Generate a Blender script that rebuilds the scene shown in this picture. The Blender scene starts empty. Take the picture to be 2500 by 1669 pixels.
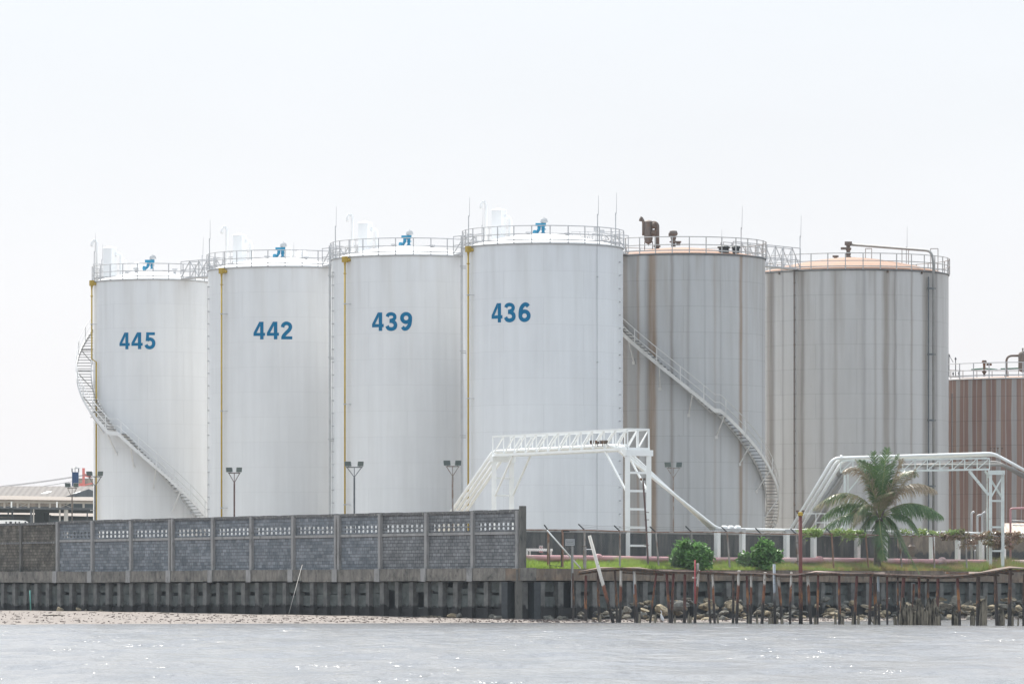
import bpy, math, random
from mathutils import Vector, Matrix
random.seed(7)
R = math.radians
# ------------------------------------------------------------ camera, world, sun, exposure
F, HZ, E = 12000.0, 1445.0, 1.7          # focal length in photo pixels, horizon row, eye height
scn = bpy.context.scene
col = scn.collection
cam_d = bpy.data.cameras.new("camera"); cam = bpy.data.objects.new("camera", cam_d); col.objects.link(cam)
cam.location = (0, 0, E); cam.rotation_euler = (R(90), 0, 0)
cam_d.sensor_width = 36; cam_d.lens = F / 2500 * 36; cam_d.shift_y = (HZ - 834.5) / 2500
cam_d.clip_start = 1; cam_d.clip_end = 12000
scn.camera = cam
w = bpy.data.worlds.new("World"); scn.world = w; w.use_nodes = True
SUN_EL, SUN_AZ = R(52), R(-20)           # azimuth measured from +Y towards +X
wn = w.node_tree; bg = wn.nodes["Background"]
sky = wn.nodes.new("ShaderNodeTexSky"); sky.sky_type = 'NISHITA'; sky.sun_disc = False
sky.sun_elevation = SUN_EL; sky.sun_rotation = SUN_AZ
sky.air_density = 1.0; sky.dust_density = 2.0; sky.ozone_density = 1.0; sky.altitude = 0
# humid tropical white sky: the blue of the model is mostly washed out by thin overcast
hs = wn.nodes.new("ShaderNodeHueSaturation"); hs.inputs['Saturation'].default_value = .45
wn.links.new(sky.outputs[0], hs.inputs['Color'])
ov = wn.nodes.new("ShaderNodeMix"); ov.data_type = 'RGBA'; ov.inputs[0].default_value = .8
tcw = wn.nodes.new("ShaderNodeTexCoord"); sz = wn.nodes.new("ShaderNodeSeparateXYZ"); wn.links.new(tcw.outputs['Generated'], sz.inputs[0])
# thin overcast veil: brighter overhead than at the horizon, as on a real hazy day
rp = wn.nodes.new("ShaderNodeValToRGB"); wn.links.new(sz.outputs[2], rp.inputs[0])
for i, (p_, c_) in enumerate(((0, (.425,.418,.435)), (.045, (.420,.418,.438)), (.125, (.392,.408,.430)), (.3, (.52,.57,.63)), (1.0, (.84,.93,1.0)))):
    e_ = rp.color_ramp.elements[i] if i < 2 else rp.color_ramp.elements.new(p_); e_.position = p_; e_.color = (*c_, 1)
sc_ = wn.nodes.new("ShaderNodeVectorMath"); sc_.operation = 'SCALE'; sc_.inputs['Scale'].default_value = 12.2; wn.links.new(rp.outputs[0], sc_.inputs[0])
cn_ = wn.nodes.new("ShaderNodeTexNoise"); cn_.inputs['Scale'].default_value = 6; cn_.inputs['Detail'].default_value = 5
mp_ = wn.nodes.new("ShaderNodeMapping"); mp_.inputs['Scale'].default_value = (1,1,3); wn.links.new(tcw.outputs['Generated'], mp_.inputs[0]); wn.links.new(mp_.outputs[0], cn_.inputs[0])
mr_ = wn.nodes.new("ShaderNodeMapRange"); wn.links.new(cn_.outputs[0], mr_.inputs[0]); mr_.inputs[1].default_value = .3; mr_.inputs[2].default_value = .7; mr_.inputs[3].default_value = 11.9; mr_.inputs[4].default_value = 12.7
wn.links.new(mr_.outputs[0], sc_.inputs['Scale'])
wn.links.new(sc_.outputs[0], ov.inputs[7])
wn.links.new(hs.outputs[0], ov.inputs[6]); wn.links.new(ov.outputs[2], bg.inputs[0]); bg.inputs[1].default_value = .12
sd = bpy.data.lights.new("sun", 'SUN'); sd.energy = 4.8; sd.angle = R(1.5); sd.color = (1, .95, .87)
so = bpy.data.objects.new("sun", sd); col.objects.link(so)
sv = Vector((math.sin(SUN_AZ) * math.cos(SUN_EL), math.cos(SUN_AZ) * math.cos(SUN_EL), math.sin(SUN_EL)))
so.rotation_euler = sv.to_track_quat('Z', 'Y').to_euler(); so.location = (0, 0, 60)
scn.view_settings.view_transform = 'Standard'; scn.view_settings.look = 'None'
scn.view_settings.exposure = 0.52; scn.view_settings.gamma = 1.0
scn.cycles.max_bounces = 8; scn.cycles.diffuse_bounces = 4

# ------------------------------------------------------------ helpers
def P(px, py, Y):
    return Vector(((px - 1250) * Y / F, Y, E + (HZ - py) * Y / F))
def zat(py, Y): return E + (HZ - py) * Y / F
C0 = Vector((.47, 280, 0))
dR, nR = Vector((.64, .768, 0)), Vector((-.768, .64, 0))      # right bank: along, inland
dL, nL = Vector((-.555, .832, 0)), Vector((.832, .555, 0))    # left bank: along, inland
def online(px, off, d, n):
    o = C0 + n * off; k = (px - 1250) / F
    t = (k * o.y - o.x) / (d.x - k * d.y)
    return o + d * t, t
def onR(px, off=0): return online(px, off, dR, nR)[0]
def onL(px, off=0): return online(px, off, dL, nL)[0]
def tR(px, off=0): return online(px, off, dR, nR)[1]
def tL(px, off=0): return online(px, off, dL, nL)[1]
def PR(px, py, off): q = onR(px, off); return Vector((q.x, q.y, zat(py, q.y)))
def PL(px, py, off): q = onL(px, off); return Vector((q.x, q.y, zat(py, q.y)))

def wloc(o):
    v = Vector((0, 0, 0))
    while o: v += o.location; o = o.parent
    return v
def tag(o, label=None, cat=None, group=None, kind=None):
    if label: o['label'] = label
    if cat: o['category'] = cat
    if group: o['group'] = group
    if kind: o['kind'] = kind
    return o
def thing(name, loc, label, cat, group=None):
    o = bpy.data.objects.new(name, None); col.objects.link(o); o.location = loc
    o.empty_display_size = .3
    return tag(o, label, cat, group)
class MB:
    def __init__(s): s.v = []; s.f = []; s.uv = None
    def add(s, vs, fs):
        n = len(s.v); s.v += [Vector(x) for x in vs]; s.f += [tuple(i + n for i in f) for f in fs]; return s
    def para(s, o, a, b, c):
        o, a, b, c = map(Vector, (o, a, b, c))
        if a.cross(b).dot(c) < 0: a, b = b, a
        return s.add([o, o+a, o+a+b, o+b, o+c, o+a+c, o+a+b+c, o+b+c],
                     [(0,3,2,1),(4,5,6,7),(0,1,5,4),(1,2,6,5),(2,3,7,6),(3,0,4,7)])
    def box(s, c, sx, sy, sz, rz=0):
        m = Matrix.Rotation(rz, 3, 'Z'); a, b = m @ Vector((sx,0,0)), m @ Vector((0,sy,0))
        return s.para(Vector(c) - a/2 - b/2 - Vector((0,0,sz/2)), a, b, (0,0,sz))
    def lb(s, d, n, t0, t1, o0, o1, z0, z1):
        return s.para(C0 + d*t0 + n*o0 + Vector((0,0,z0)), d*(t1-t0), n*(o1-o0), Vector((0,0,z1-z0)))
    def bar(s, p, q, a, b=None):
        p, q = Vector(p), Vector(q); b = b or a; d = (q-p)
        up = Vector((0,0,1)) if abs(d.normalized().z) < .95 else Vector((0,1,0))
        x = d.cross(up).normalized(); y = x.cross(d).normalized()
        return s.para(p - x*a/2 - y*b/2, x*a, y*b, d)
    def tube(s, pts, r, seg=8, cap=True, closed=False):
        pts = [Vector(p) for p in pts]; n = len(pts); rs = r if isinstance(r, (list, tuple)) else [r]*n
        T = []
        for i in range(n):
            if closed: t = pts[(i+1) % n] - pts[i-1]
            else: t = pts[min(i+1, n-1)] - pts[max(i-1, 0)]
            T.append(t.normalized())
        ref = Vector((0,0,1)) if abs(T[0].z) < .9 else Vector((1,0,0))
        x = T[0].cross(ref).normalized(); vs = []; fs = []
        for i in range(n):
            x = (x - T[i]*x.dot(T[i])).normalized(); y = T[i].cross(x)
            for k in range(seg):
                a = 2*math.pi*k/seg; vs.append(pts[i] + (x*math.cos(a) + y*math.sin(a))*rs[i])
        m = n if closed else n-1
        for i in range(m):
            for k in range(seg):
                a, b = i*seg+k, i*seg+(k+1) % seg; c, d = ((i+1) % n)*seg+(k+1) % seg, ((i+1) % n)*seg+k
                fs.append((a, b, c, d))
        if cap and not closed:
            fs.append(tuple(range(seg))[::-1]); fs.append(tuple((n-1)*seg+k for k in range(seg)))
        return s.add(vs, fs)
    def scale(s, c, k):
        s.v = [Vector(c) + (v-Vector(c))*k for v in s.v]; return s
    def lathe(s, c, prof, seg=16):
        c = Vector(c); vs = []; fs = []
        for r, z in prof:
            for k in range(seg):
                a = 2*math.pi*k/seg; vs.append(c + Vector((r*math.cos(a), r*math.sin(a), z)))
        for i in range(len(prof)-1):
            for k in range(seg):
                a, b = i*seg+k, i*seg+(k+1) % seg; fs.append((a, b, b+seg, a+seg))
        fs.append(tuple(range(seg))[::-1]); fs.append(tuple((len(prof)-1)*seg+k for k in range(seg)))
        return s.add(vs, fs)
    def build(s, name, m, parent=None, smooth=False, uvf=None, loc=None, ang=None):
        base = wloc(parent) if parent else Vector(loc or (0,0,0))
        me = bpy.data.meshes.new(name); me.from_pydata([v - base for v in s.v], [], s.f); me.materials.append(m)
        if smooth:
            me.shade_smooth()
            if ang: me.set_sharp_from_angle(angle=R(ang))
        if uvf:
            ul = me.uv_layers.new(name="UVMap").data
            for p in me.polygons:
                us = [uvf(s.v[me.loops[li].vertex_index]) for li in p.loop_indices]
                for li, u in zip(p.loop_indices, us): ul[li].uv = u
        o = bpy.data.objects.new(name, me); col.objects.link(o)
        if parent: o.parent = parent
        else: o.location = base
        return o
def arc(pts, k=6):
    """round the inner corners of a polyline of (point, radius)"""
    out = []
    for i, (p, r) in enumerate(pts):
        p = Vector(p)
        if r == 0 or i in (0, len(pts)-1): out.append(p); continue
        a = (Vector(pts[i-1][0]) - p).normalized(); b = (Vector(pts[i+1][0]) - p).normalized()
        for j in range(k+1):
            u = j/k; q0 = p + a*r; q1 = p + b*r
            out.append(q0*(1-u)**2 + p*2*u*(1-u) + q1*u**2)
    return out
def catmull(pts, k=8):
    pts = [Vector(p) for p in pts]; q = [pts[0]*2-pts[1]] + pts + [pts[-1]*2-pts[-2]]; out = []
    for i in range(1, len(q)-2):
        for j in range(k):
            t = j/k; a, b, c, d = q[i-1:i+3]
            out.append(.5*((2*b) + (c-a)*t + (2*a-5*b+4*c-d)*t*t + (3*b-a-3*c+d)*t**3))
    return out + [pts[-1]]

# ------------------------------------------------------------ materials
class NT:
    def __init__(s, name):
        s.m = bpy.data.materials.new(name); s.m.use_nodes = True; s.t = s.m.node_tree
        s.b = s.t.nodes["Principled BSDF"]
    def n(s, ty, ins=None, **kw):
        x = s.t.nodes.new("ShaderNode" + ty)
        for k, v in kw.items(): setattr(x, k, v)
        for k, v in (ins or {}).items():
            if hasattr(v, 'is_output') or isinstance(v, bpy.types.NodeSocket): s.t.links.new(v, x.inputs[k])
            else: x.inputs[k].default_value = v
        return x
    def link(s, a, b): s.t.links.new(a, b)
    def coord(s, kind='Object', scale=(1,1,1)):
        tc = s.n("TexCoord"); return s.n("Mapping", {'Vector': tc.outputs[kind], 'Scale': scale}).outputs[0]
    def noise(s, vec, scale, detail=5, rough=.6):
        return s.n("TexNoise", {'Vector': vec, 'Scale': scale, 'Detail': detail, 'Roughness': rough}).outputs[0]
    def ramp(s, fac, stops, interp='LINEAR'):
        r = s.n("ValToRGB", {'Fac': fac}); cr = r.color_ramp; cr.interpolation = interp
        stops = [(p, c if isinstance(c, (tuple, list)) else (c, c, c)) for p, c in stops]
        while len(cr.elements) < len(stops): cr.elements.new(1.0)
        for e, (p, c) in zip(cr.elements, stops): e.position = p
        for i, (p, c) in enumerate(stops): cr.elements[i].color = (*c, 1)
        return r.outputs[0]
    def mix(s, a, b, fac, mode='MIX'):
        x = s.n("Mix", data_type='RGBA', blend_type=mode)
        for i, v in ((0, fac), (6, a), (7, b)):
            if isinstance(v, bpy.types.NodeSocket): s.link(v, x.inputs[i])
            else: x.inputs[i].default_value = (*v, 1) if isinstance(v, (tuple, list)) else v
        return x.outputs[2]
    def bump(s, h, strength, dist=.05):
        b = s.n("Bump", {'Height': h, 'Strength': strength, 'Distance': dist}); s.link(b.outputs[0], s.b.inputs['Normal'])
    def done(s, colr, rough=.6, metal=0, spec=.5):
        if isinstance(colr, bpy.types.NodeSocket): s.link(colr, s.b.inputs['Base Color'])
        else: s.b.inputs['Base Color'].default_value = (*colr, 1)
        s.b.inputs['Roughness'].default_value = rough; s.b.inputs['Metallic'].default_value = metal
        s.b.inputs['Specular IOR Level'].default_value = spec
        return s.m
def plain(name, c, rough=.6, var=.25, scale=3, stain=None, sth=(.5,.62), sscale=2, stretch=(1,1,1), bump=.0, metal=0, spec=.4):
    t = NT(name); v = t.coord('Object', stretch)
    n = t.noise(v, scale); k = t.ramp(n, [(.25, 1-var), (.75, 1+var)])
    cc = t.mix(c, k, 1.0, 'MULTIPLY')
    if stain:
        m = t.ramp(t.noise(v, sscale, 8, .65), [(sth[0], 0), (sth[1], 1)]); cc = t.mix(cc, stain, m)
    if bump: t.bump(n, bump)
    return t.done(cc, rough, metal, spec)
M = {}
M['white'] = plain('white_paint', (.80,.81,.80), .45, .06, 1.5, (.55,.52,.46), (.66,.8), 3)
M['whitepipe'] = plain('white_pipe_paint', (.78,.79,.78), .4, .08, 1.2, (.50,.48,.42), (.68,.85), 2)
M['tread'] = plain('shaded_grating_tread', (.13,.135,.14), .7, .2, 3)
M['galv'] = plain('galvanised_rail', (.42,.43,.44), .5, .15, 2)
M['railwhite'] = plain('white_rail_paint', (.46,.46,.47), .5, .12, 2, (.45,.36,.3), (.68,.8), 4)
M['railgrey'] = plain('grey_rail_paint', (.42,.41,.40), .55, .15, 2, (.30,.2,.15), (.6,.75), 4)
M['ductwhite'] = plain('white_duct_paint', (.80,.80,.80), .5, .04, 1)
M['blue'] = plain('bright_blue_paint', (.01,.21,.36), .4, .15, 4)
M['number'] = plain('blue_number_paint', (.0,.135,.275), .7, .08, 3, spec=.1)
M['yellow'] = plain('ochre_yellow_paint', (.40,.27,.035), .5, .15, 3)
M['roofwhite'] = plain('white_roof_paint', (.80,.80,.79), .5, .05, 1)
M['roofrust'] = plain('salmon_weathered_roof', (.30,.18,.125), .8, .12, .8, (.22,.16,.16), (.55,.75), .6)
M['rustdark'] = plain('rusty_brown_steel', (.10,.075,.06), .8, .4, 6, (.20,.10,.05), (.5,.62), 4)
M['rustmid'] = plain('grey_brown_steel', (.15,.125,.11), .7, .3, 3, (.14,.09,.06), (.5,.65), 3)
M['black'] = plain('dark_steel', (.035,.04,.045), .6, .3, 5)
M['darkgrey'] = plain('dark_grey_steel', (.10,.11,.12), .6, .3, 4)
M['brownpole'] = plain('brown_rusty_pole', (.12,.075,.07), .7, .3, 4)
M['glassgrey'] = plain('floodlight_housing', (.16,.19,.19), .4, .3, 12)
M['green'] = plain('green_pipe_paint', (.02,.12,.07), .5, .1, 3)
M['concrete'] = plain('old_concrete', (.20,.185,.17), .85, .35, 1.6, (.07,.07,.065), (.48,.66), .9, (1,1,1), .5)
M['concrete_pil'] = plain('pale_concrete_post', (.27,.265,.26), .85, .2, 2.5, (.11,.11,.11), (.55,.72), 1.6, (1,1,.5), .4)
M['pinkpipe'] = plain('faded_red_pipe_paint', (.46,.24,.25), .45, .12, .6, (.52,.38,.37), (.5,.62), .35)
M['rope'] = plain('cable', (.10,.10,.11), .6, .1)
M['mesh'] = plain('chain_link_wire', (.22,.21,.20), .6, .2)

def band_ramp(t, u, half, bands, soft=.12):
    """bands: (u0,u1,strength) along the arc -> 0..1 mask"""
    f = t.n("MapRange", {'Value': u, 'From Min': -half, 'From Max': half}).outputs[0]
    st = []
    for a, b, s_ in sorted(bands):
        q = min(soft, (b-a)*.35)
        for uu, ss in ((a-q, 0), (a+q, s_), (b-q, s_), (b+q, 0)): st.append(((uu+half)/(2*half), ss))
    return t.ramp(f, st[:32])
def tank_mat(name, base, seam=.92, streak=.06, dirt=None, dirtamt=0, bands=None, half=8, topdirt=0, brickw=5.4):
    t = NT(name); tc = t.n("TexCoord"); uv = tc.outputs['UV']
    sx = t.n("SeparateXYZ", {'Vector': uv})
    m1 = t.n("Mapping", {'Vector': uv, 'Scale': (2.2,.08,1)}).outputs[0]
    m2 = t.n("Mapping", {'Vector': uv, 'Scale': (.7,.045,1)}).outputs[0]
    cc = t.mix(base, t.ramp(t.noise(m1, 1.0, 6, .7), [(.3, 1-streak*1.6), (.7, 1+streak)]), 1, 'MULTIPLY')
    cc = t.mix(cc, t.ramp(t.noise(m2, 1.0, 3), [(.3, 1-streak), (.7, 1+streak)]), 1, 'MULTIPLY')
    cc = t.mix(cc, t.ramp(t.noise(uv, .5, 4), [(.3, 1-streak*.6), (.7, 1+streak*.6)]), 1, 'MULTIPLY')
    if dirt:
        m3 = t.n("Mapping", {'Vector': uv, 'Scale': (.9,.065,1), 'Location': (3.3,0,0)}).outputs[0]
        m = t.ramp(t.noise(m3, 1.0, 7, .65), [(.45, 0), (.68, dirtamt)])
        if topdirt:
            g = t.n("MapRange", {'Value': sx.outputs[1], 'From Min': 16, 'From Max': 24.3, 'To Min': .55, 'To Max': 1+topdirt}).outputs[0]
            m = t.n("Math", {0: m, 1: g}, operation='MULTIPLY').outputs[0]
        cc = t.mix(cc, dirt, m)
    for bcol, bl in (bands or []):
        # wobble the edge of each run-down a little, fade it with noise
        wob = t.noise(t.n("Mapping", {'Vector': uv, 'Scale': (.4,.25,1)}).outputs[0], 1, 4)
        wu = t.n("Math", {0: wob, 1: .22, 2: sx.outputs[0]}, operation='MULTIPLY_ADD').outputs[0]
        wu = t.n("Math", {0: wu, 1: .11}, operation='SUBTRACT').outputs[0]
        mk = band_ramp(t, wu, half, bl)
        br = t.ramp(t.noise(m1, 2.5, 5, .7), [(.25, .55), (.7, 1)])
        mk = t.n("Math", {0: mk, 1: br}, operation='MULTIPLY').outputs[0]
        cc = t.mix(cc, bcol, mk)
    bk = t.n("TexBrick", {'Vector': uv, 'Color1': (1,1,1,1), 'Color2': (.975,.975,.98,1), 'Mortar': (seam,seam,seam,1), 'Scale': 1.0,
                          'Mortar Size': .018, 'Mortar Smooth': .3, 'Brick Width': brickw, 'Row Height': 1.72})
    cc = t.mix(cc, bk.outputs[0], 1, 'MULTIPLY')
    sp = t.ramp(t.noise(uv, 2.6, 2), [(.74, 0), (.80, .5)])
    if dirt and dirtamt > .4: cc = t.mix(cc, (.12,.10,.09), sp)
    t.bump(t.noise(uv, .35, 2), .25, .06)
    return t.done(cc, .5, 0, .35)
M['tank445'] = tank_mat('white_tank_shell_a', (.685,.692,.70), .90, .032, (.50,.48,.45), .25, topdirt=.5)
M['tank442'] = tank_mat('white_tank_shell_b', (.685,.692,.70), .91, .03, (.50,.48,.45), .22, topdirt=.5)
M['tank439'] = tank_mat('white_tank_shell_c', (.685,.692,.70), .90, .032, (.50,.48,.45), .25, topdirt=.5)
M['tank436'] = tank_mat('white_tank_shell_d', (.665,.68,.70), .89, .032, (.48,.48,.47), .28, topdirt=.6)

# ------------------------------------------------------------ setting: land, beach, river
def shoreY(X):
    px = 1250 + X*F/280
    pts = [(-6000, 250), (0, 259), (600, 268), (1270, 276), (1800, 281), (2050, 287), (2300, 305), (2700, 312), (9000, 330)]
    for (a, ya), (b, yb) in zip(pts, pts[1:]):
        if px <= b: return ya + (yb-ya)*max(0, (px-a))/(b-a)
    return 330
def bankY(X):
    return 280 + (.47-X)/.555*.832 if X < .47 else 280 + (X-.47)/.64*.768
def beachz(X, Y):
    ys, yb = shoreY(X), bankY(X)
    zb = .21 + (.28*min(1, -X/30) if X < 0 else -.04)
    u = (Y-ys)/max(yb-ys, 3)
    b = zb*u**.55 if u > 0 else .02*(Y-ys)
    return max(-1.2, min(b, zb+.05)) + (.025*math.sin(X*.9+Y*.31)*math.sin(Y*.47-X*.2) if u > .02 else 0)
mb = MB(); nx, ny = 240, 70
xs = [-60 + 120*i/nx for i in range(nx+1)]
vs = []; fs = []
for i, x in enumerate(xs):
    y0, y1 = shoreY(x)-14, bankY(x)+2.5
    for j in range(ny+1):
        y = y0 + (y1-y0)*(j/ny); vs.append((x, y, beachz(x, y)))
for i in range(nx):
    for j in range(ny):
        a = i*(ny+1)+j; fs.append((a, a+ny+1, a+ny+2, a+1))
mb.add(vs, fs)
t = NT('shell_sand'); v = t.coord('Object')
cc = t.mix((.195,.165,.148), (.13,.112,.10), t.ramp(t.noise(v, .8, 6), [(.4,0),(.65,1)]))
cc = t.mix(cc, (.27,.24,.22), t.ramp(t.noise(v, 14, 4), [(.5,0),(.6,.8)]))
cc = t.mix(cc, (.10,.075,.065), t.ramp(t.noise(t.coord('Object',(1,.5,1)), 5.5, 6, .75), [(.56,0),(.63,.85)]))
hz_ = t.n("SeparateXYZ", {'Vector': t.n("NewGeometry").outputs['Position']}).outputs[2]
wet = t.n("MapRange", {'Value': hz_, 'From Min': .0, 'From Max': .05, 'To Min': .55, 'To Max': 0.0}).outputs[0]
cc = t.mix(cc, (.22,.19,.17), wet)
t.bump(t.noise(v, 5, 6), .6, .08)
M['sand'] = t.done(cc, .85, 0, .3)
tag(mb.build('beach', M['sand'], smooth=True), kind='structure')

t = NT('river_water'); gp = t.n("NewGeometry").outputs['Position']
def nz(sx, sy, sc, det=4, loc=0):
    return t.noise(t.n("Mapping", {'Vector': gp, 'Scale': (sx, sy, 1), 'Location': (loc,0,0)}).outputs[0], sc, det, .6)
h1, h2, h3 = nz(.55,.26,1,6), nz(2.2,1.5,1,3,9), nz(.12,.02,1,4,4)
hh = t.n("Math", {0: h2, 1: .22, 2: h1}, operation='MULTIPLY_ADD').outputs[0]
am = t.n("MapRange", {'Value': nz(.2,.03,1,4,2), 'From Min': .35, 'From Max': .65, 'To Min': .6, 'To Max': 1.25}).outputs[0]
hh = t.n("Math", {0: hh, 1: am}, operation='MULTIPLY').outputs[0]
hh = t.n("Math", {0: h3, 1: .8, 2: hh}, operation='MULTIPLY_ADD').outputs[0]
t.bump(hh, 1.0, .52)
cc = t.mix((.135,.138,.148), (.18,.175,.172), t.ramp(nz(.5,.09,1,5,7), [(.4,0),(.6,1)]))
M['water'] = t.done(cc, .17, 0, .5); t.b.inputs['IOR'].default_value = 1.33
# the river sheet: fine real ripples where the camera sees them, plain beyond
mb = MB()
rng = random.Random(3)
waves = [(rng.uniform(.5,2.2), rng.uniform(-.9,.9), rng.uniform(0,6.3), rng.uniform(.008,.022)) for _ in range(14)]
def wz(x, y):
    return sum(a*math.sin((y*math.cos(an)+x*math.sin(an))*2*math.pi/(L*3.2)+ph) for L, an, ph, a in waves)
ny_, nx_ = 800, 110; vs = []; fs = []
for j in range(ny_+1):
    y = 62 + (335-62)*(j/ny_)**1.15
    for i in range(nx_+1):
        x = (-1+2*i/nx_)*max(12, y*.125); edge = min(i, nx_-i, j, ny_-j)
        vs.append((x, y, wz(x, y)*(1 if edge > 1 else 0)*max(.12, min(1, (262-y)/60))))
for j in range(ny_):
    for i in range(nx_):
        a = j*(nx_+1)+i; fs.append((a, a+1, a+nx_+2, a+nx_+1))
mb.add(vs, fs)
b0, b1 = 62*.0+12, 335*.125
X = 1500
mb.add([(-X,-X,0),(X,-X,0),(X,62,0),(12,62,0),(-12,62,0),(-X,62,0)], [(0,1,2,3,4,5)])
# left and right remainders follow the fan edge
def fan(sgn):
    e = [(sgn*max(12, (62+(273)*(j/ny_)**1.15)*.125), 62+273*(j/ny_)**1.15, 0) for j in range(0, ny_+1, 10)]
    vs = e + [(sgn*X, 335, 0), (sgn*X, 62, 0)]; f = tuple(range(len(vs)))
    mb.add(vs, [f if sgn < 0 else f[::-1]])
fan(-1); fan(1)
mb.add([(-X,335,0),(-335*.125,335,0),(335*.125,335,0),(X,335,0),(X,2500,0),(-X,2500,0)], [(0,1,2,3,4,5)])
tag(mb.build('river', M['water'], smooth=True), kind='structure')

LAND = 3.05
mb = MB()
A = C0 + dL*1600 + nL*.3; B = C0 + dR*1600 + nR*.3; K = C0 + Vector((0, .45, 0))
mb.add([(K.x,K.y,LAND),(B.x,B.y,LAND),(B.x,2600,LAND),(A.x,2600,LAND),(A.x,A.y,LAND)], [(0,1,2,3,4)])
M['ground'] = plain('yard_gravel', (.36,.325,.28), .9, .3, .7, (.16,.18,.08), (.55,.65), .35)
tag(mb.build('ground', M['ground']), kind='structure')
# ------------------------------------------------------------ sea walls (beam, piles, planks)
M['pile'] = plain('weed_stained_concrete_pile', (.115,.11,.10), .85, .3, 2.2, (.03,.035,.033), (.5,.66), 1.8, (1,1,.4), .5)
def plank_mat(name, c):
    t = NT(name); v = t.coord('Object'); g = t.n("NewGeometry").outputs['Position']
    z = t.n("SeparateXYZ", {'Vector': g}).outputs[2]
    n1 = t.noise(v, 1.7, 6)
    cc = t.mix(c, t.ramp(n1, [(.3,.6),(.7,1.35)]), 1, 'MULTIPLY')
    zz = t.n("Math", {0: n1, 1: .9, 2: z}, operation='MULTIPLY_ADD').outputs[0]
    low = t.n("MapRange", {'Value': zz, 'From Min': 1.28, 'From Max': 1.42, 'To Min': .92, 'To Max': 0}).outputs[0]
    cc = t.mix(cc, (.020,.019,.020), low)        # tide line of weed and mussels
    t.bump(n1, .5, .06)
    return t.done(cc, .85, 0, .3)
M['plank'] = plank_mat('tide_stained_plank', (.082,.092,.088))
M['pile2'] = plank_mat('tide_stained_pile', (.125,.125,.12))
def beam_mat(name, c, c2):
    t = NT(name); v = t.coord('Object'); vs_ = t.coord('Object', (1,1,.3))
    n1 = t.noise(v, 1.3, 7, .65); n2 = t.noise(vs_, 3.5, 5, .7)
    cc = t.mix(c, c2, t.ramp(n1, [(.42,0),(.62,1)]))
    cc = t.mix(cc, t.ramp(n2, [(.3,.6),(.65,1.2)]), 1, 'MULTIPLY')
    cc = t.mix(cc, (.04,.04,.035), t.ramp(t.noise(v, 2.6, 5), [(.6,0),(.72,.8)]))
    t.bump(n2, .5, .05)
    return t.done(cc, .85, 0, .3)
M['beamL'] = beam_mat('worn_concrete_beam', (.20,.185,.165), (.12,.115,.105))
M['beamR'] = beam_mat('brown_stained_beam', (.19,.145,.11), (.14,.12,.10))
def seawall(name, label, d, n, t1, bmat, rnd, zt0=3.08, zb=2.36):
    root = thing(name, C0, label, 'sea wall')
    m = MB()
    tt = -0.0
    while tt < t1:     # beam cast in slightly uneven lengths
        L = min(6.0, t1-tt); m.lb(d, n, tt, tt+L-.02, -.0+rnd.uniform(0,.03), 1.1, zb+rnd.uniform(-.04,.04), zt0+rnd.uniform(-.02,.02)); tt += L
    m.build('beam', bmat, root)
    m = MB(); m.lb(d, n, 0, t1, .95, 1.4, -1.0, zb-.06); m.build('gap_shade_backing', M['black'], root)  # black sheet behind the planks; the shade in the gaps is its colour
    tt = .35; i = 0
    while tt < t1:
        w_ = .42+rnd.uniform(-.05,.06)
        m = MB(); m.lb(d, n, tt, tt+w_, .12, .5, -1.0, zb-.05); m.build('pile', M['pile2'], root)
        nx_t = tt + 1.6 + rnd.uniform(-.06,.06)
        m = MB(); near = tt < 16
        g1, g2, g3 = rnd.choice([.0,.03,.06]), rnd.choice([.03,.08,.16,.2,.3]), rnd.choice([.0,.0,.05,.15 if not near else .35])
        for k, (z, zt_) in enumerate(((-.4,.82-g1/2), (.82+g1/2,1.60-g2/2), (1.60+g2/2,zb-.06-g3))):
            h = zt_-z
            if not (near and k and rnd.random() < .22):
                tilt = rnd.uniform(-.05,.05) if rnd.random() < (.6 if near else .88) else rnd.uniform(-.25,.25)
                o = C0 + d*(tt+w_-.05) + n*(.34+rnd.uniform(0,.09)) + Vector((0,0,z))
                m.para(o, d*(nx_t-tt-w_+.1)+Vector((0,0,tilt)), n*.1, Vector((0,0,h)))
        if m.v: m.build('plank_panel', M['plank'], root)
        tt = nx_t; i += 1
    return root
rn = random.Random(11)
swL = seawall('sea_wall', 'concrete sea wall of piles and planks under the blue-grey block wall', dL, nL, 84, M['beamL'], rn)
swR = seawall('sea_wall', 'broken brown-stained concrete sea wall behind the rocks and rusty jetty', dR, nR, 60, M['beamR'], random.Random(5), 3.05, 2.36)
m = MB(); c = C0 + Vector((0,0,0)); m.para(c + Vector((-.22,.05,-1)), (.34,.12,0), (-.1,.7,0), (0,0,4.0)); m.build('corner_pillar', M['pile'], swL)
m = MB()
for px in (134, 219, 313, 411, 513, 607, 709, 817, 921, 1034, 1147, 1258):
    t_ = tL(px); m.lb(dL, nL, t_-.28, t_+.28, -.05, .0, 2.33, 3.1)
m.build('post_footing', M['concrete_pil'], swL)

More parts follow.
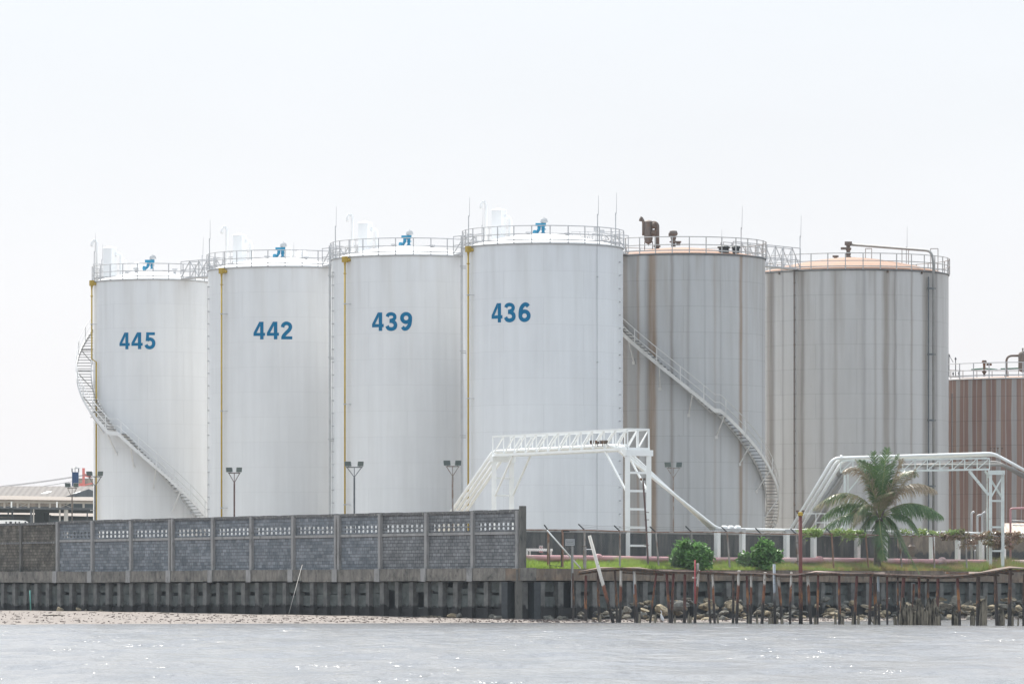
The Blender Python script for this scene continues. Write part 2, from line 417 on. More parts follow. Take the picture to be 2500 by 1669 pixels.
# ------------------------------------------------------------ block wall on the left bank
def block_mat(name, c1, c2, mort, bw=.42, rh=.2, dirt=0):
    t = NT(name); uv = t.n("TexCoord").outputs['UV']
    nn = t.noise(uv, .7, 5)
    bk = t.n("TexBrick", {'Vector': uv, 'Color1': (*c1,1), 'Color2': (*c2,1), 'Mortar': (*mort,1), 'Scale': 1.0, 'Bias': -.1,
                          'Mortar Size': .014, 'Mortar Smooth': .2, 'Brick Width': bw, 'Row Height': rh})
    cc = t.mix(bk.outputs[0], t.ramp(nn, [(.3,.72),(.7,1.2)]), 1, 'MULTIPLY')
    fine = t.noise(t.n("Mapping", {'Vector': uv, 'Scale': (14,2.5,1)}).outputs[0], 1, 3)
    cc = t.mix(cc, t.ramp(fine, [(.35,.72),(.6,1.12)]), 1, 'MULTIPLY')
    if dirt: cc = t.mix(cc, (.035,.033,.028), t.ramp(t.noise(uv, 1.1, 7, .7), [(.40,0),(.62,dirt)]))
    hi = t.n("Math", {0: bk.outputs['Fac'], 1: -1.0}, operation='MULTIPLY').outputs[0]
    t.bump(hi, .7, .03)
    return t.done(cc, .85, 0, .3)
M['block'] = block_mat('blue_grey_blockwork', (.13,.148,.168), (.24,.256,.276), (.11,.115,.12), .46)
M['block2'] = block_mat('grey_blockwork', (.145,.152,.16), (.235,.24,.247), (.06,.06,.06))
M['blockold'] = block_mat('blackened_old_blockwork', (.14,.125,.105), (.22,.195,.165), (.06,.055,.05), .42, .2, .9)
M['coping'] = plain('streaked_coping', (.12,.12,.12), .85, .35, 4, (.28,.27,.25), (.55,.62), 5)
uvL = lambda p: ((p-C0).dot(dL), p.z)
def qz(z, t0, t1, off0, off1, z1, m): m.lb(dL, nL, t0, t1, off0, off1, z, z1)
def holes(m, t0, t1, za, zb_, o0, o1, cols, rows, broken=False, rn=random):
    """strip of vent blocks with real oval holes through it"""
    W = (t1-t0)/cols; H = (zb_-za)/rows
    def pt(t_, o, z): return C0 + dL*t_ + nL*o + Vector((0,0,z))
    for i in range(cols):
        for j in range(rows):
            a0, b0 = t0+i*W, za+j*H; ca, cb = a0+W/2, b0+H/2
            hw, hh = W*.31, H*.36
            if broken: hw *= rn.uniform(.5,1.2); hh *= rn.uniform(.6,1.2); 
            sq = []; el = []
            for k in range(12):
                an = 2*math.pi*(k+.5)/12; cx, cy = math.cos(an), math.sin(an); mx = max(abs(cx), abs(cy))
                sq.append((ca+W/2*cx/mx, cb+H/2*cy/mx)); e = .65
                el.append((ca+hw*math.copysign(abs(cx)**e, cx), cb+hh*math.copysign(abs(cy)**e, cy)))
            vs = [pt(x,o0,y) for x,y in sq]+[pt(x,o0,y) for x,y in el]+[pt(x,o1,y) for x,y in sq]+[pt(x,o1,y) for x,y in el]
            fs = []
            for k in range(12):
                l = (k+1) % 12
                fs += [(k,l,12+l,12+k), (12+k,12+l,36+l,36+k), (24+l,24+k,36+k,36+l)]
            m.add(vs, fs)
pil = [(134,), (219,), (313,), (408,415), (513,), (607,), (709,), (813,821), (921,), (1034,), (1147,), (1256,)]
wallN = thing('block_wall', C0, 'long blue-grey block wall with posts and two rows of vent holes', 'wall')
ZT = 6.42
rn = random.Random(21)
for k in range(len(pil)-1):
    ta, tb = tL(pil[k+1][0]), tL(pil[k][-1])    # ta nearer the corner
    m = MB(); o0, o1 = .30, .46
    zr = 5.02
    m.lb(dL, nL, ta, tb, o0, o1, 3.06, zr)
    m.lb(dL, nL, ta, tb, o0, o1, zr+.16, 5.23)
    m.lb(dL, nL, ta, ta+.42, o0, o1, 5.23, 5.73); m.lb(dL, nL, tb-.42, tb, o0, o1, 5.23, 5.73)
    holes(m, ta+.42, tb-.42, 5.23, 5.73, o0, o0+.05, 8, 2, k == 0, rn)
    m.lb(dL, nL, ta, tb, o0, o1, 5.73, ZT-.14)
    m.build('wall_panel', M['block2'] if k >= 8 else M['block'], wallN, uvf=uvL)
    m = MB(); m.lb(dL, nL, ta, tb, .24, .50, zr, zr+.16); m.build('rail_beam', M['concrete_pil'], wallN)
    m = MB(); x = ta
    while x < tb:
        L = min(rn.uniform(.8,2), tb-x); m.lb(dL, nL, x, x+L, .22, .54, ZT-.14, ZT+rn.uniform(-.015,.02)); x += L
    m.build('coping', M['coping'], wallN)
for g in pil:
    for px in g:
        t_ = tL(px); m = MB(); w_ = .13 if len(g) == 1 else .10
        m.lb(dL, nL, t_-w_, t_+w_, .12, .52, 3.07, ZT-.05+rn.uniform(-.03,.03)); m.build('wall_post', M['concrete_pil'], wallN)
m = MB(); t_ = tL(1266); m.lb(dL, nL, t_-.16, t_+.03, .05, .42, 3.07, ZT+.2); m.build('end_pillar', M['pile'], wallN)
wallO = thing('block_wall', C0 + dL*tL(120), 'blackened old block wall section without vent holes at far left', 'wall')
ta, tb = tL(133)+.3, 75
m = MB(); m.lb(dL, nL, ta, tb, .42, .6, 3.06, 4.95); m.lb(dL, nL, ta, tb, .42, .6, 5.07, 6.2); m.build('wall_panel', M['blockold'], wallO, uvf=uvL)
m = MB(); m.lb(dL, nL, ta, tb, .36, .62, 4.95, 5.07); m.lb(dL, nL, ta, tb, .36, .66, 6.2, 6.36); m.build('rail_beam', M['coping'], wallO)
for px in (128, 40, -60):
    t_ = tL(px); m = MB(); m.lb(dL, nL, t_-.14, t_+.14, .28, .6, 3.07, 6.2); m.build('wall_post', M['pile'], wallO)

# ------------------------------------------------------------ storage tanks
class Tank: pass
def pol(T, th, rad, z): return Vector((T.cx + rad*math.sin(th), T.cy - rad*math.cos(th), z))
def th_px(T, px, rad=None, back=False):
    rad = rad or T.R; best = None
    rngs = range(-900, 901) if not back else list(range(900, 1800))+list(range(-1800, -899))
    for i in rngs:
        th = R(i/10); p = pol(T, th, rad, 0); e = abs(1250 + p.x*F/p.y - px)
        if best is None or e < best[0]: best = (e, th)
    return best[1]
def railing(m, pts, h=1.1, bars=(1.1,.58), toe=True, posts=None, r=.024, toeh=.14):
    """posts at pts; rails along them"""
    for z in bars: m.tube([p + Vector((0,0,z)) for p in pts], r*1.3, 5)
    if toe:
        for p, q in zip(pts, pts[1:]): m.para(p + Vector((0,0,.16)), q-p, Vector((0,.012,0)), (0,0,toeh*.55))
    for p in (posts or pts): m.bar(p, p + Vector((0,0,h)), .07)
def make_tank(name, label, cpx, rimpy, frontY, rpx, mat, roofmat, rise, rmat, zb=3.05, npost=28, gap=None, group=None):
    T = Tank(); k = rpx/F
    T.cy = frontY/(1-k); T.R = k*T.cy*math.sqrt(1-k*k)**0; T.cx = (cpx-1250)*T.cy/F; T.zt = zat(rimpy, frontY); T.zb = zb
    root = thing(name, (T.cx, T.cy, zb), label, 'storage tank', group); T.root = root
    seg = 144; m = MB(); vs = []; fs = []
    for z in (zb, T.zt):
        for i in range(seg): vs.append(pol(T, 2*math.pi*i/seg, T.R, z))
    for i in range(seg):
        j = (i+1) % seg; fs.append((i, j, seg+j, seg+i))
    m.add(vs, fs)
    def uvf(p):
        a = math.atan2(p.x-T.cx, -(p.y-T.cy)); return (a*T.R, p.z)
    o = m.build('shell', mat, root, smooth=True, uvf=uvf)
    ul = o.data.uv_layers[0].data          # mend the seam at the back
    for p in o.data.polygons:
        us = [ul[li].uv[0] for li in p.loop_indices]
        if max(us)-min(us) > T.R:
            for li in p.loop_indices:
                if ul[li].uv[0] < 0: ul[li].uv[0] += 2*math.pi*T.R
    # roof: shallow dome
    prof = [(T.R+.03, .0)] + [(T.R*(1-i/10), rise*(1-(1-i/10)**1.6)+.03) for i in range(1, 10)] + [(.05, rise+.03)]
    m = MB(); m.lathe((T.cx, T.cy, T.zt), prof, 96); m.build('roof', roofmat, root, smooth=True)
    m = MB(); m.tube([pol(T, 2*math.pi*i/seg, T.R+.035, T.zt-.02) for i in range(seg)], .05, 6, closed=True)
    m.build('rim', M['darkgrey'] if rmat is M['railgrey'] else M['galv'], root, smooth=True)
    # railing
    m = MB(); st = 2*math.pi/npost; ph = st*.35
    a0, a1 = (0, 2*math.pi) if not gap else gap
    if gap:
        n = int((a1-a0)/st); angs = [a0 + (a1-a0)*i/n for i in range(n+1)]
        railing(m, [pol(T, a, T.R+.07, T.zt+.02) for a in angs])
    else:
        pts = [pol(T, ph+st*i, T.R+.07, T.zt+.02) for i in range(npost)]; railing(m, pts+[pts[0]], posts=pts)
    m.build('railing', rmat, root)
    return T
T1 = make_tank('storage_tank', 'white tank numbered 445, leftmost and smallest of the white tanks', 371, 681, 352, 143, M['tank445'], M['roofwhite'], .8, M['railwhite'], npost=24)
T2 = make_tank('storage_tank', 'white tank numbered 442, second from the left', 690, 650, 338.3, 182, M['tank442'], M['roofwhite'], .95, M['railwhite'])
T3 = make_tank('storage_tank', 'white tank numbered 439, third from the left', 998, 622, 326.8, 188.7, M['tank439'], M['roofwhite'], .95, M['railwhite'])
T4 = make_tank('storage_tank', 'white tank numbered 436, nearest, with yellow pipe at its left', 1326, 593, 316, 195, M['tank436'], M['roofwhite'], .95, M['railwhite'])
def pxu(T_cpx, T_rpx, Rm, bands):   # pixel bands -> arc bands
    out = []
    for a, b, s_ in bands:
        f = lambda x: math.asin(max(-1, min(1, (x-T_cpx)/T_rpx)))*Rm
        out.append((f(a), f(b), s_))
    return out
b5 = pxu(1661, 207, 5.7, [(1500,1528,.6),(1550,1556,.7),(1576,1596,.95),(1630,1636,.35),(1735,1740,.25),(1798,1806,.9),(1812,1820,.3)])
b5b = pxu(1661, 207, 5.7, [(1496,1552,.55),(1570,1580,.6),(1629,1638,.55),(1670,1676,.4),(1711,1715,.35),(1750,1754,.3),(1858,1861,.5)])
M['tank_g5'] = tank_mat('stained_grey_shell_a', (.45,.455,.46), .80, .032, (.30,.27,.235), .45, [((.24,.155,.09), b5), ((.20,.19,.18), b5b)], half=9, topdirt=.3, brickw=5.2)
b6 = pxu(2075, 240, 6.96, [(1866,1880,.7),(1935,1952,.5),(2020,2028,.45),(2138,2154,.75),(2117,2122,.5),(2160,2172,.4),(2207,2212,.7),(2238,2252,.6),(2262,2284,.7)])
b6b = pxu(2075, 240, 6.96, [(1872,1884,.6),(1900,1904,.5),(1944,1950,.6),(1988,1996,.35),(2088,2096,.4),(2166,2170,.5),(2264,2278,.65)])
M['tank_g6'] = tank_mat('stained_grey_shell_b', (.465,.46,.455), .78, .028, (.30,.275,.25), .42, [((.20,.165,.13), b6), ((.13,.115,.11), b6b)], half=11, topdirt=.6, brickw=5.8)
T5 = make_tank('storage_tank', 'stained grey tank with spiral stair, behind tank 436 on its right', 1661, 619, 325.6, 207, M['tank_g5'], M['roofrust'], .75, M['railgrey'], npost=32)
T6 = make_tank('storage_tank', 'widest stained grey tank, behind the palm tree', 2075, 657, 341.3, 240, M['tank_g6'], M['roofrust'], 1.25, M['railgrey'], npost=36)
# rust-striped tank at the right edge: regular pairs of rust runs
t = NT('rust_striped_shell'); uv = t.n("TexCoord").outputs['UV']; sx = t.n("SeparateXYZ", {'Vector': uv})
wob = t.noise(t.n("Mapping", {'Vector': uv, 'Scale': (1.2,.12,1)}).outputs[0], 1, 4)
u_ = t.n("Math", {0: wob, 1: .30, 2: sx.outputs[0]}, operation='MULTIPLY_ADD').outputs[0]
u_ = t.n("Math", {0: u_, 1: .075}, operation='ADD').outputs[0]
u_ = t.n("Math", {0: u_, 1: 1.12}, operation='DIVIDE').outputs[0]; u_ = t.n("Math", {0: u_}, operation='FRACT').outputs[0]
mk = t.ramp(u_, [(0,.1),(.06,.1),(.10,1),(.36,1),(.39,.35),(.43,.35),(.46,1),(.74,1),(.78,.1),(1,.1)])
base = t.mix((.36,.35,.345), t.ramp(t.noise(t.n("Mapping", {'Vector': uv, 'Scale': (2,.06,1)}).outputs[0], 1, 5), [(.3,.8),(.7,1.1)]), 1, 'MULTIPLY')
rust = t.mix((.20,.10,.075), (.26,.155,.11), t.ramp(t.noise(t.n("Mapping", {'Vector': uv, 'Scale': (3,.1,1)}).outputs[0], 1, 5), [(.4,0),(.65,1)]))
mk2 = t.n("Math", {0: mk, 1: t.ramp(t.noise(t.n("Mapping", {'Vector': uv, 'Scale': (2.5,.2,1)}).outputs[0], 1, 6), [(.25,.85),(.5,1)])}, operation='MULTIPLY').outputs[0]
cc = t.mix(base, rust, t.n('Math', {0: mk2, 1: .85}, operation='MULTIPLY').outputs[0])
bk = t.n("TexBrick", {'Vector': uv, 'Color1': (1,1,1,1), 'Color2': (.98,.98,.98,1), 'Mortar': (.7,.7,.7,1), 'Scale': 1.0, 'Mortar Size': .02, 'Brick Width': 5.2, 'Row Height': 1.75})
M['tank_g7'] = t.done(t.mix(cc, bk.outputs[0], 1, 'MULTIPLY'), .6, 0, .3)
T7 = make_tank('storage_tank', 'lower tank with vertical rust-brown stripes at the right edge', 2500, 922, 352, 235, M['tank_g7'], M['roofrust'], .35, M['railwhite'], npost=36)

# numbers painted on the shells
def ribbon(pts, w_, closed=False):
    L, Rr = [], []
    n = len(pts)
    for i, p in enumerate(pts):
        a = pts[(i-1) % n] if closed else pts[max(i-1, 0)]; b = pts[(i+1) % n] if closed else pts[min(i+1, n-1)]
        tx, ty = b[0]-a[0], b[1]-a[1]; l = math.hypot(tx, ty) or 1; nx, ny = -ty/l*w_/2, tx/l*w_/2
        L.append((p[0]+nx, p[1]+ny)); Rr.append((p[0]-nx, p[1]-ny))
    q = []
    for i in range(n if closed else n-1):
        j = (i+1) % n; q.append([L[i], L[j], Rr[j], Rr[i]])
    return q
def cm(pts, k=6): return [(p.x, p.y) for p in catmull([(a, b, 0) for a, b in pts], k)]
def ring(cx, cy, rx, ry, n=28): return [(cx+rx*math.cos(2*math.pi*i/n), cy+ry*math.sin(2*math.pi*i/n)) for i in range(n)]
def digit(d):
    w_ = .205
    if d == '4': return [[[(.40,0),(.60,0),(.60,1),(.40,1)]], [[(.0,.20),(.40,.20),(.40,.37),(.0,.37)]], [[(.60,.20),(.69,.20),(.69,.37),(.60,.37)]],
                         [[(0,.37),(.19,.37),(.40,.76),(.40,1),(.35,1)]]]
    if d == '5': return [[[(.10,.83),(.62,.83),(.62,1),(.10,1)]], [[(.07,.48),(.25,.48),(.28,.83),(.10,.83)]],
                         ribbon(cm([(.17,.52),(.24,.575),(.36,.59),(.50,.51),(.55,.34),(.49,.17),(.34,.09),(.17,.13),(.09,.26)]), w_)]
    if d == '3': return [ribbon(cm([(.09,.76),(.15,.87),(.31,.91),(.46,.86),(.515,.74),(.46,.62),(.30,.555),(.22,.55)]), .19),
                         ribbon(cm([(.22,.52),(.36,.51),(.50,.43),(.55,.30),(.50,.16),(.34,.09),(.16,.13),(.08,.26)]), w_)]
    if d == '2': return [ribbon(cm([(.10,.68),(.15,.83),(.31,.91),(.48,.85),(.545,.70),(.47,.53),(.32,.38),(.18,.22),(.13,.12)]), w_), [[(.03,0),(.65,0),(.65,.17),(.03,.17)]]]
    if d == '6': return [ribbon(ring(.335,.315,.225,.225), w_, True), ribbon(cm([(.115,.30),(.12,.50),(.17,.72),(.30,.88),(.44,.90),(.54,.80)]), w_)]
    if d == '9': return [[[(.67-x, 1-y) for x, y in q] for q in pc] for pc in digit('6')]
def number(T, txt, pxc, pyb, pyt):
    thc = th_px(T, pxc); Yc = pol(T, thc, T.R, 0).y; zb_, zt_ = zat(pyb, Yc), zat(pyt, Yc); H = zt_-zb_
    W = (len(txt)-1)*.795+.66
    for i, d in enumerate(txt):
        m = MB()
        for k, pc in enumerate(digit(d)):
            rad = T.R + .012 + .004*k
            for q in pc:
                m.add([pol(T, thc + ((x + i*.795 - W/2)*H)/T.R, rad, zb_+y*H) for x, y in q], [tuple(range(len(q)))])
        m.build('painted_digit', M['number'], T.root)['label'] = 'blue painted figure ' + d
number(T1, '445', 334, 852, 811); number(T2, '442', 665.5, 828, 785); number(T3, '439', 956, 807, 762); number(T4, '436', 1245, 786, 739)

# yellow pipes with boxes
def yellow(T, px, pyt, jog=None):
    r = T.R+.28; th = th_px(T, px, r) if abs(px-(1250+T.cx*F/T.cy)) < r*F/T.cy else R(-88)
    Y = pol(T, th, r, 0).y; zt = zat(pyt, Y)
    top = pol(T, th, r, zt); root = T.root; m = MB()
    if jog:
        th2 = th + R(9); pts = [top - Vector((0,0,.3)), pol(T, th, r, zat(jog, Y)), pol(T, th2, T.R+.2, zat(jog, Y)-.25), pol(T, th2, T.R+.2, T.zb)]
    else: pts = [top - Vector((0,0,.3)), Vector((top.x, top.y, T.zb))]
    m.tube(pts, .06, 10); o = m.build('yellow_pipe', M['yellow'], root, smooth=True)
    m = MB(); m.box(top + Vector((0,0,-.05)), .48, .48, .62, th)
    fl = MB(); fl.lathe(top + Vector((0,0,-1.0)), [(.05,-.02),(.11,0),(.11,.05),(.05,.07)], 12); fl.build('pipe_flange', M['yellow'], o)
    m.lathe(top + Vector((0,0,-.75)), [(.09,0),(.16,.45)], 12)
    m.tube([top + Vector((.2,0,-.12)), top + Vector((.5,.05,-.12))], .15, 12); m.lathe(top + Vector((.45,0,-.2)), [(.1,-.1),(.19,0),(.19,.16),(.1,.26)], 12)
    m.scale(top, .62); m.build('pipe_box', M['yellow'], o)
    z = zt-3
    while z > T.zb:
        m = MB(); a = pol(T, th, r, z); m.bar(pol(T, th, r+.06, z), pol(T, th+R(3.4), T.R, z), .04); m.tube([a-Vector((0,0,.03)), a+Vector((0,0,.03))], .11, 8); z -= 6.7
        m.build('pipe_bracket', M['galv'], o)
yellow(T1, 224, 690, 876); yellow(T2, 541, 660); yellow(T3, 842, 632); yellow(T4, 1143, 607)
# thin steel downpipes and stud lines
def studline(T, px, py0, gap_=1.72, rad=.05, cable=None, name='stud_line', mm='galv'):
    th = th_px(T, px); Y = pol(T, th, T.R, 0).y; z = zat(py0, Y); m = MB()
    while z > T.zb+.3: m = MB(); m.bar(pol(T, th, T.R, z), pol(T, th, T.R+.14, z), .07); z -= gap_*.5; m.build('stud', M[mm], T.root)
    if cable: m = MB(); m.tube([pol(T, th, T.R+.1, zat(py0, Y)), pol(T, th, T.R+.1, T.zb)], cable, 6); m.build(name, M[mm], T.root)
studline(T4, 1511, 640); studline(T3, 815, 665, cable=.02); studline(T2, 511, 700, cable=.02); studline(T6, 1941, 660, cable=.05, name='cable_tray', mm='rustmid')
def downpipe(T, px, pyt, r_, mm, out=.18):
    th = th_px(T, px, T.R+out) if abs(px-(1250+T.cx*F/T.cy)) < (T.R+out)*F/T.cy-1 else (R(-90) if px < 1250+T.cx*F/T.cy else R(90))
    Y = pol(T, th, T.R, 0).y; z = zat(pyt, Y); m = MB(); m.tube([pol(T, th, T.R+out, z), pol(T, th, T.R+out, T.zb)], r_, 8)
    zz = z-2
    while zz > T.zb: m.bar(pol(T, th, T.R+out+.1, zz), pol(T, th, T.R-.02, zz), .05); zz -= 5.5
    return m.build('downpipe', M[mm], T.root)
downpipe(T3, 804, 600, .035, 'galv', .3); downpipe(T3, 807, 604, .025, 'galv', .2); downpipe(T4, 1126, 575, .035, 'galv', .3); downpipe(T4, 1130, 580, .025, 'galv', .2)
downpipe(T4, 1458, 600, .015, 'galv', .04)

# rods
def rod(T, px, pyt, pyb=None, rad=None, back=False):
    th = th_px(T, px, T.R+.12 if not back else T.R-.3, back); p = pol(T, th, T.R+.12 if not back else T.R-.3, 0)
    z1 = zat(pyt, p.y); z0 = T.zt if pyb is None else zat(pyb, p.y); h = z1-z0
    m = MB(); a = Vector((p.x, p.y, z0)); k = random.Random(px).uniform(-.012,.012)*h
    m.tube([a, a+Vector((k*.5,0,h*.62))], .035, 6); m.tube([a+Vector((k*.5+.05,0,h*.60)), a+Vector((k+.07,0,h))], [.02,.010], 5)
    m.build('lightning_rod', M['galv'], T.root)
rod(T1, 230, 569); rod(T1, 493, 580, back=True); rod(T1, 249, 596, back=True); rod(T2, 512, 536); rod(T2, 715, 592, back=True); rod(T3, 819, 504); rod(T4, 1144, 481); rod(T4, 1177, 510, back=True)
rod(T4, 1459, 477); rod(T4, 1503, 470); rod(T5, 1809, 503, back=True); rod(T6, 1953, 525); rod(T6, 2213, 553, back=True); rod(T5, 1760, 560, back=True)

# roof equipment of the white tanks
def roofkit(T, sx=0, extra=None):
    s = F/T.cy
    def Q(dpx, dy, z): return Vector((T.cx + dpx/s, T.cy + dy, T.zt + z))
    # pale box with hipped cap and elbow duct
    dz = 2.45
    m = MB(); c = Q(-108, 2.0, .2); ang = R(-28)
    m.box(c + Vector((0,0,dz/2)), .72, .72, dz, ang)
    mm = Matrix.Rotation(ang, 3, 'Z'); b = [c + mm @ Vector((x*.38, y*.38, dz+.01)) for x, y in ((-1,-1),(1,-1),(1,1),(-1,1))]
    m.add(b + [c + Vector((0,0,dz+.16))], [(0,1,4),(1,2,4),(2,3,4),(3,0,4),(3,2,1,0)])
    m.build('scrubber_box', M['ductwhite'], T.root)
    m = MB(); m.tube(arc([(Q(-98,2,dz-.3), 0), (Q(-80,2,dz-.25), .3), (Q(-80,2,.2), 0)], 6), .14, 12); m.build('elbow_duct', M['ductwhite'], T.root, smooth=True)
    m = MB(); top = dz+.75
    m.tube(arc([(Q(-140,2,.1), 0), (Q(-140,2,top), .28), (Q(-152,2,top), .28), (Q(-152,2,top-.45), 0)], 6), .105, 10); m.build('gooseneck_vent', M['ductwhite'], T.root, smooth=True)
    m = MB(); a = Q(-150,2.5,.45)
    m.bar(a, Q(-80,2.5,.45), .5, .05)
    for k in range(5):
        p = Q(-150+18*k, 2.3, .45); m.bar(p - Vector((0,0,.5)), p + Vector((0,0,1.05)), .04)
    m.bar(Q(-150,2.3,1.5), Q(-80,2.3,1.5), .04); m.bar(Q(-150,2.3,1.0), Q(-80,2.3,1.0), .04); m.build('roof_platform', M['railwhite'], T.root)
    # blue breather valve near the crown
    z0 = 1.0; v = thing_part = None
    m = MB(); c = Q(0, 0, z0)
    m.lathe(c, [(.20,0),(.20,.06),(.13,.08),(.15,.3),(.20,.32),(.20,.37),(.15,.4),(.17,.6),(.24,.66),(.24,.74)], 14)
    m.tube([c + Vector((.14,-.1,.32)), c + Vector((.14,-.1,.40))], .12, 8)
    m.box(c + Vector((-.22,0,.78)), .95, .42, .26)
    m.tube([c + Vector((-.35,0,.7)), c + Vector((-.38,-.02,.35)), c + Vector((-.52,-.08,.12)), c + Vector((-.72,-.15,.05))], [.17,.15,.14,.15], 12)
    m.tube([c + Vector((-.70,-.14,.05)), c + Vector((-.80,-.22,.03))], .25, 14)
    m.scale(c, .72); v = m.build('breather_valve', M['blue'], T.root)
    m = MB(); m.lathe(c + Vector((.08,0,.92)), [(.18,0),(.36,.08),(.30,.34),(.22,.44),(.03,.46),(.02,.56)], 14); m.scale(c, .72); m.build('valve_hood', M['galv'], v)
    for a_, b_, c_ in ((-36,-1.2,.72),(58,-1.2,.66),(-62,1.2,.62)):
        m = MB(); m.lathe(Q(a_,b_,c_), [(.10,-.1),(.10,.14),(.20,.16),(.20,.28)], 10); m.build('roof_nozzle', M['railwhite'], T.root)
    if extra:
        m = MB(); c = Q(extra, 3.4, .1); m.box(c + Vector((0,0,.75)), .62, .62, 1.5, R(-25)); m.tube([c + Vector((0,0,1.5)), c + Vector((0,0,1.62))], [.4,.02], 4); m.build('scrubber_box', M['ductwhite'], T.root)
        m = MB(); m.tube(arc([(Q(extra-26,3.2,.1), 0), (Q(extra-26,3.2,1.9), .2), (Q(extra-34,3.2,1.9), .2), (Q(extra-34,3.2,1.6), 0)], 5), .07, 8); m.build('gooseneck_vent', M['ductwhite'], T.root, smooth=True)
for T, ex in ((T1, -45), (T2, 42), (T3, None), (T4, None)): roofkit(T, extra=ex)
m = MB()
for px, py in ((1455, 560), (1470, 566)):
    p = P(px, py, T4.cy); m.box(p, .3, .3, .25); m.bar(p, Vector((p.x, p.y, T4.zt+.2)), .05)
for k in range(6):
    p = P(1395+k*20, 566, T4.cy+1); m.bar(p, Vector((p.x+.3, p.y, T4.zt+.1)), .04); m.bar(p, p+Vector((.55,0,0)), .04)
m.build('roof_walkway', M['railwhite'], T4.root)
# rusty scrubber on T5
def lumps(T):
    rt = T.root; c = P(1583, 600, T.cy)
    m = MB(); z0 = c.z; m.lathe((c.x, c.y, z0), [(.03,0),(.05,.1),(.25,.22),(.29,.5),(.29,1.55),(.33,1.57),(.33,1.62),(.2,1.7),(.02,1.74)], 16)
    o = m.build('scrubber_drum', M['rustmid'], rt, smooth=True, ang=40)
    m = MB()
    for dz in (.85, 1.35): m.tube([Vector((c.x+.3,c.y-.2,z0+dz)), Vector((c.x+.46,c.y-.3,z0+dz))], .22, 12)
    for dx in (-.25,.28): m.bar((c.x+dx, c.y, z0+.3), (c.x+dx, c.y, T.zt+.2), .05)
    m.build('manhole', M['rustdark'], o)
    m = MB(); X = lambda px, py: P(px, py, T.cy)
    m.tube(arc([(X(1571,575),0),(X(1571,536),.25),(X(1565,532),.1),(X(1563,540),0)], 4), .10, 10)
    m.tube(arc([(X(1594,545),0),(X(1604,545),.25),(X(1604,612),0)], 5), .16, 12); m.lathe(X(1604,603), [(.24,0),(.24,.1)], 12)
    m.build('vent_pipe', M['rustmid'], rt, smooth=True)
    m = MB(); c = X(1644, 602); m.lathe(c, [(.16,0),(.14,.25),(.26,.28),(.26,.36),(.14,.4),(.2,.6),(.14,.7),(.24,.74),(.3,.86),(.24,1.05),(.03,1.1)], 12)
    m.box(c + Vector((-.15,0,.8)), .35, .3, .22); m.lathe(X(1656,599), [(.14,0),(.14,.16),(.2,.18),(.2,.28)], 10); m.build('breather_valve', M['rustmid'], rt)
    m = MB()
    for px, s_ in ((1767, .34), (1797, .24)):
        c = P(px, 613, T.cy-T.R*.7); m.lathe((c.x,c.y,T.zt+.15), [(s_,0),(s_,.3),(s_*1.25,.34),(s_*1.25,.42),(s_*.7,.5)], 12)
    m.build('roof_hatch', M['black'], rt)
lumps(T5)
M['pipegrey'] = plain('weathered_grey_pipe', (.24,.235,.225), .6, .2, 1.5)
# T6: crown valve and long overhead pipe
X6 = lambda px, py: P(px, py, T6.cy-1.2)
th = th_px(T6, 2279, T6.R+.25); pe = pol(T6, th, T6.R+.25, 0)
m = MB(); zt = zat(612, pe.y)
m.tube(arc([(P(2074,597,T6.cy), 0), (Vector((pe.x-.1, pe.y+.2, zt)), .5), (Vector((pe.x, pe.y, zt-1.0)), .2), (Vector((pe.x, pe.y, T6.zb)), 0)], 6), .088, 10)
o = m.build('overflow_pipe', M['pipegrey'], T6.root, smooth=True)
m = MB(); th2 = th - R(3.5); m.tube([pol(T6, th2, T6.R+.15, T6.zt-.4), pol(T6, th2, T6.R+.15, T6.zb)], .05, 8)
z = T6.zt-1.2
m.build('conduit', M['darkgrey'], o)
while z > T6.zb:
    m = MB(); m.bar(pol(T6, th+R(1), T6.R+.3, z), pol(T6, th2-R(1), T6.R+.2, z), .1, .12); z -= 4.6; m.build('pipe_bracket', M['darkgrey'], o)
m = MB(); c = P(2071, 628, T6.cy)
m.lathe(c, [(.22,0),(.15,.1),(.2,.3),(.12,.4),(.22,.6),(.22,.66),(.12,.7),(.2,.95),(.2,1.1)], 12); m.box(c + Vector((-.28,0,.62)), .5, .3, .16)
m.box(c + Vector((.0,0,.98)), .5, .35, .25); m.lathe(P(2040,632,T6.cy), [(.12,0),(.12,.1),(.22,.12),(.22,.24)], 10); m.build('breather_valve', M['rustmid'], T6.root)
for a, b in ((2113, 2128), (2202, 2218), (2272, 2290)):
    m = MB(); p, q = P(a, 607, T6.cy+1), P(b, 607, T6.cy+1); m.bar(p, Vector((p.x,p.y,T6.zt+.4)), .06); m.bar(q, Vector((q.x,q.y,T6.zt+.4)), .06); m.bar(p, q, .06)
    m.build('ladder_hoop', M['railgrey'], T6.root)
for px, l in ((1863,1.2),(1903,2.6),(2167,3.2),(2250,.8)):
    m = MB(); th_ = th_px(T6, px, T6.R+.02); a = pol(T6, th_, T6.R+.03, T6.zt-.12); m.box(a, .12, .1, .2, th_)
    m.build('shell_bracket', M['rustdark'], T6.root)
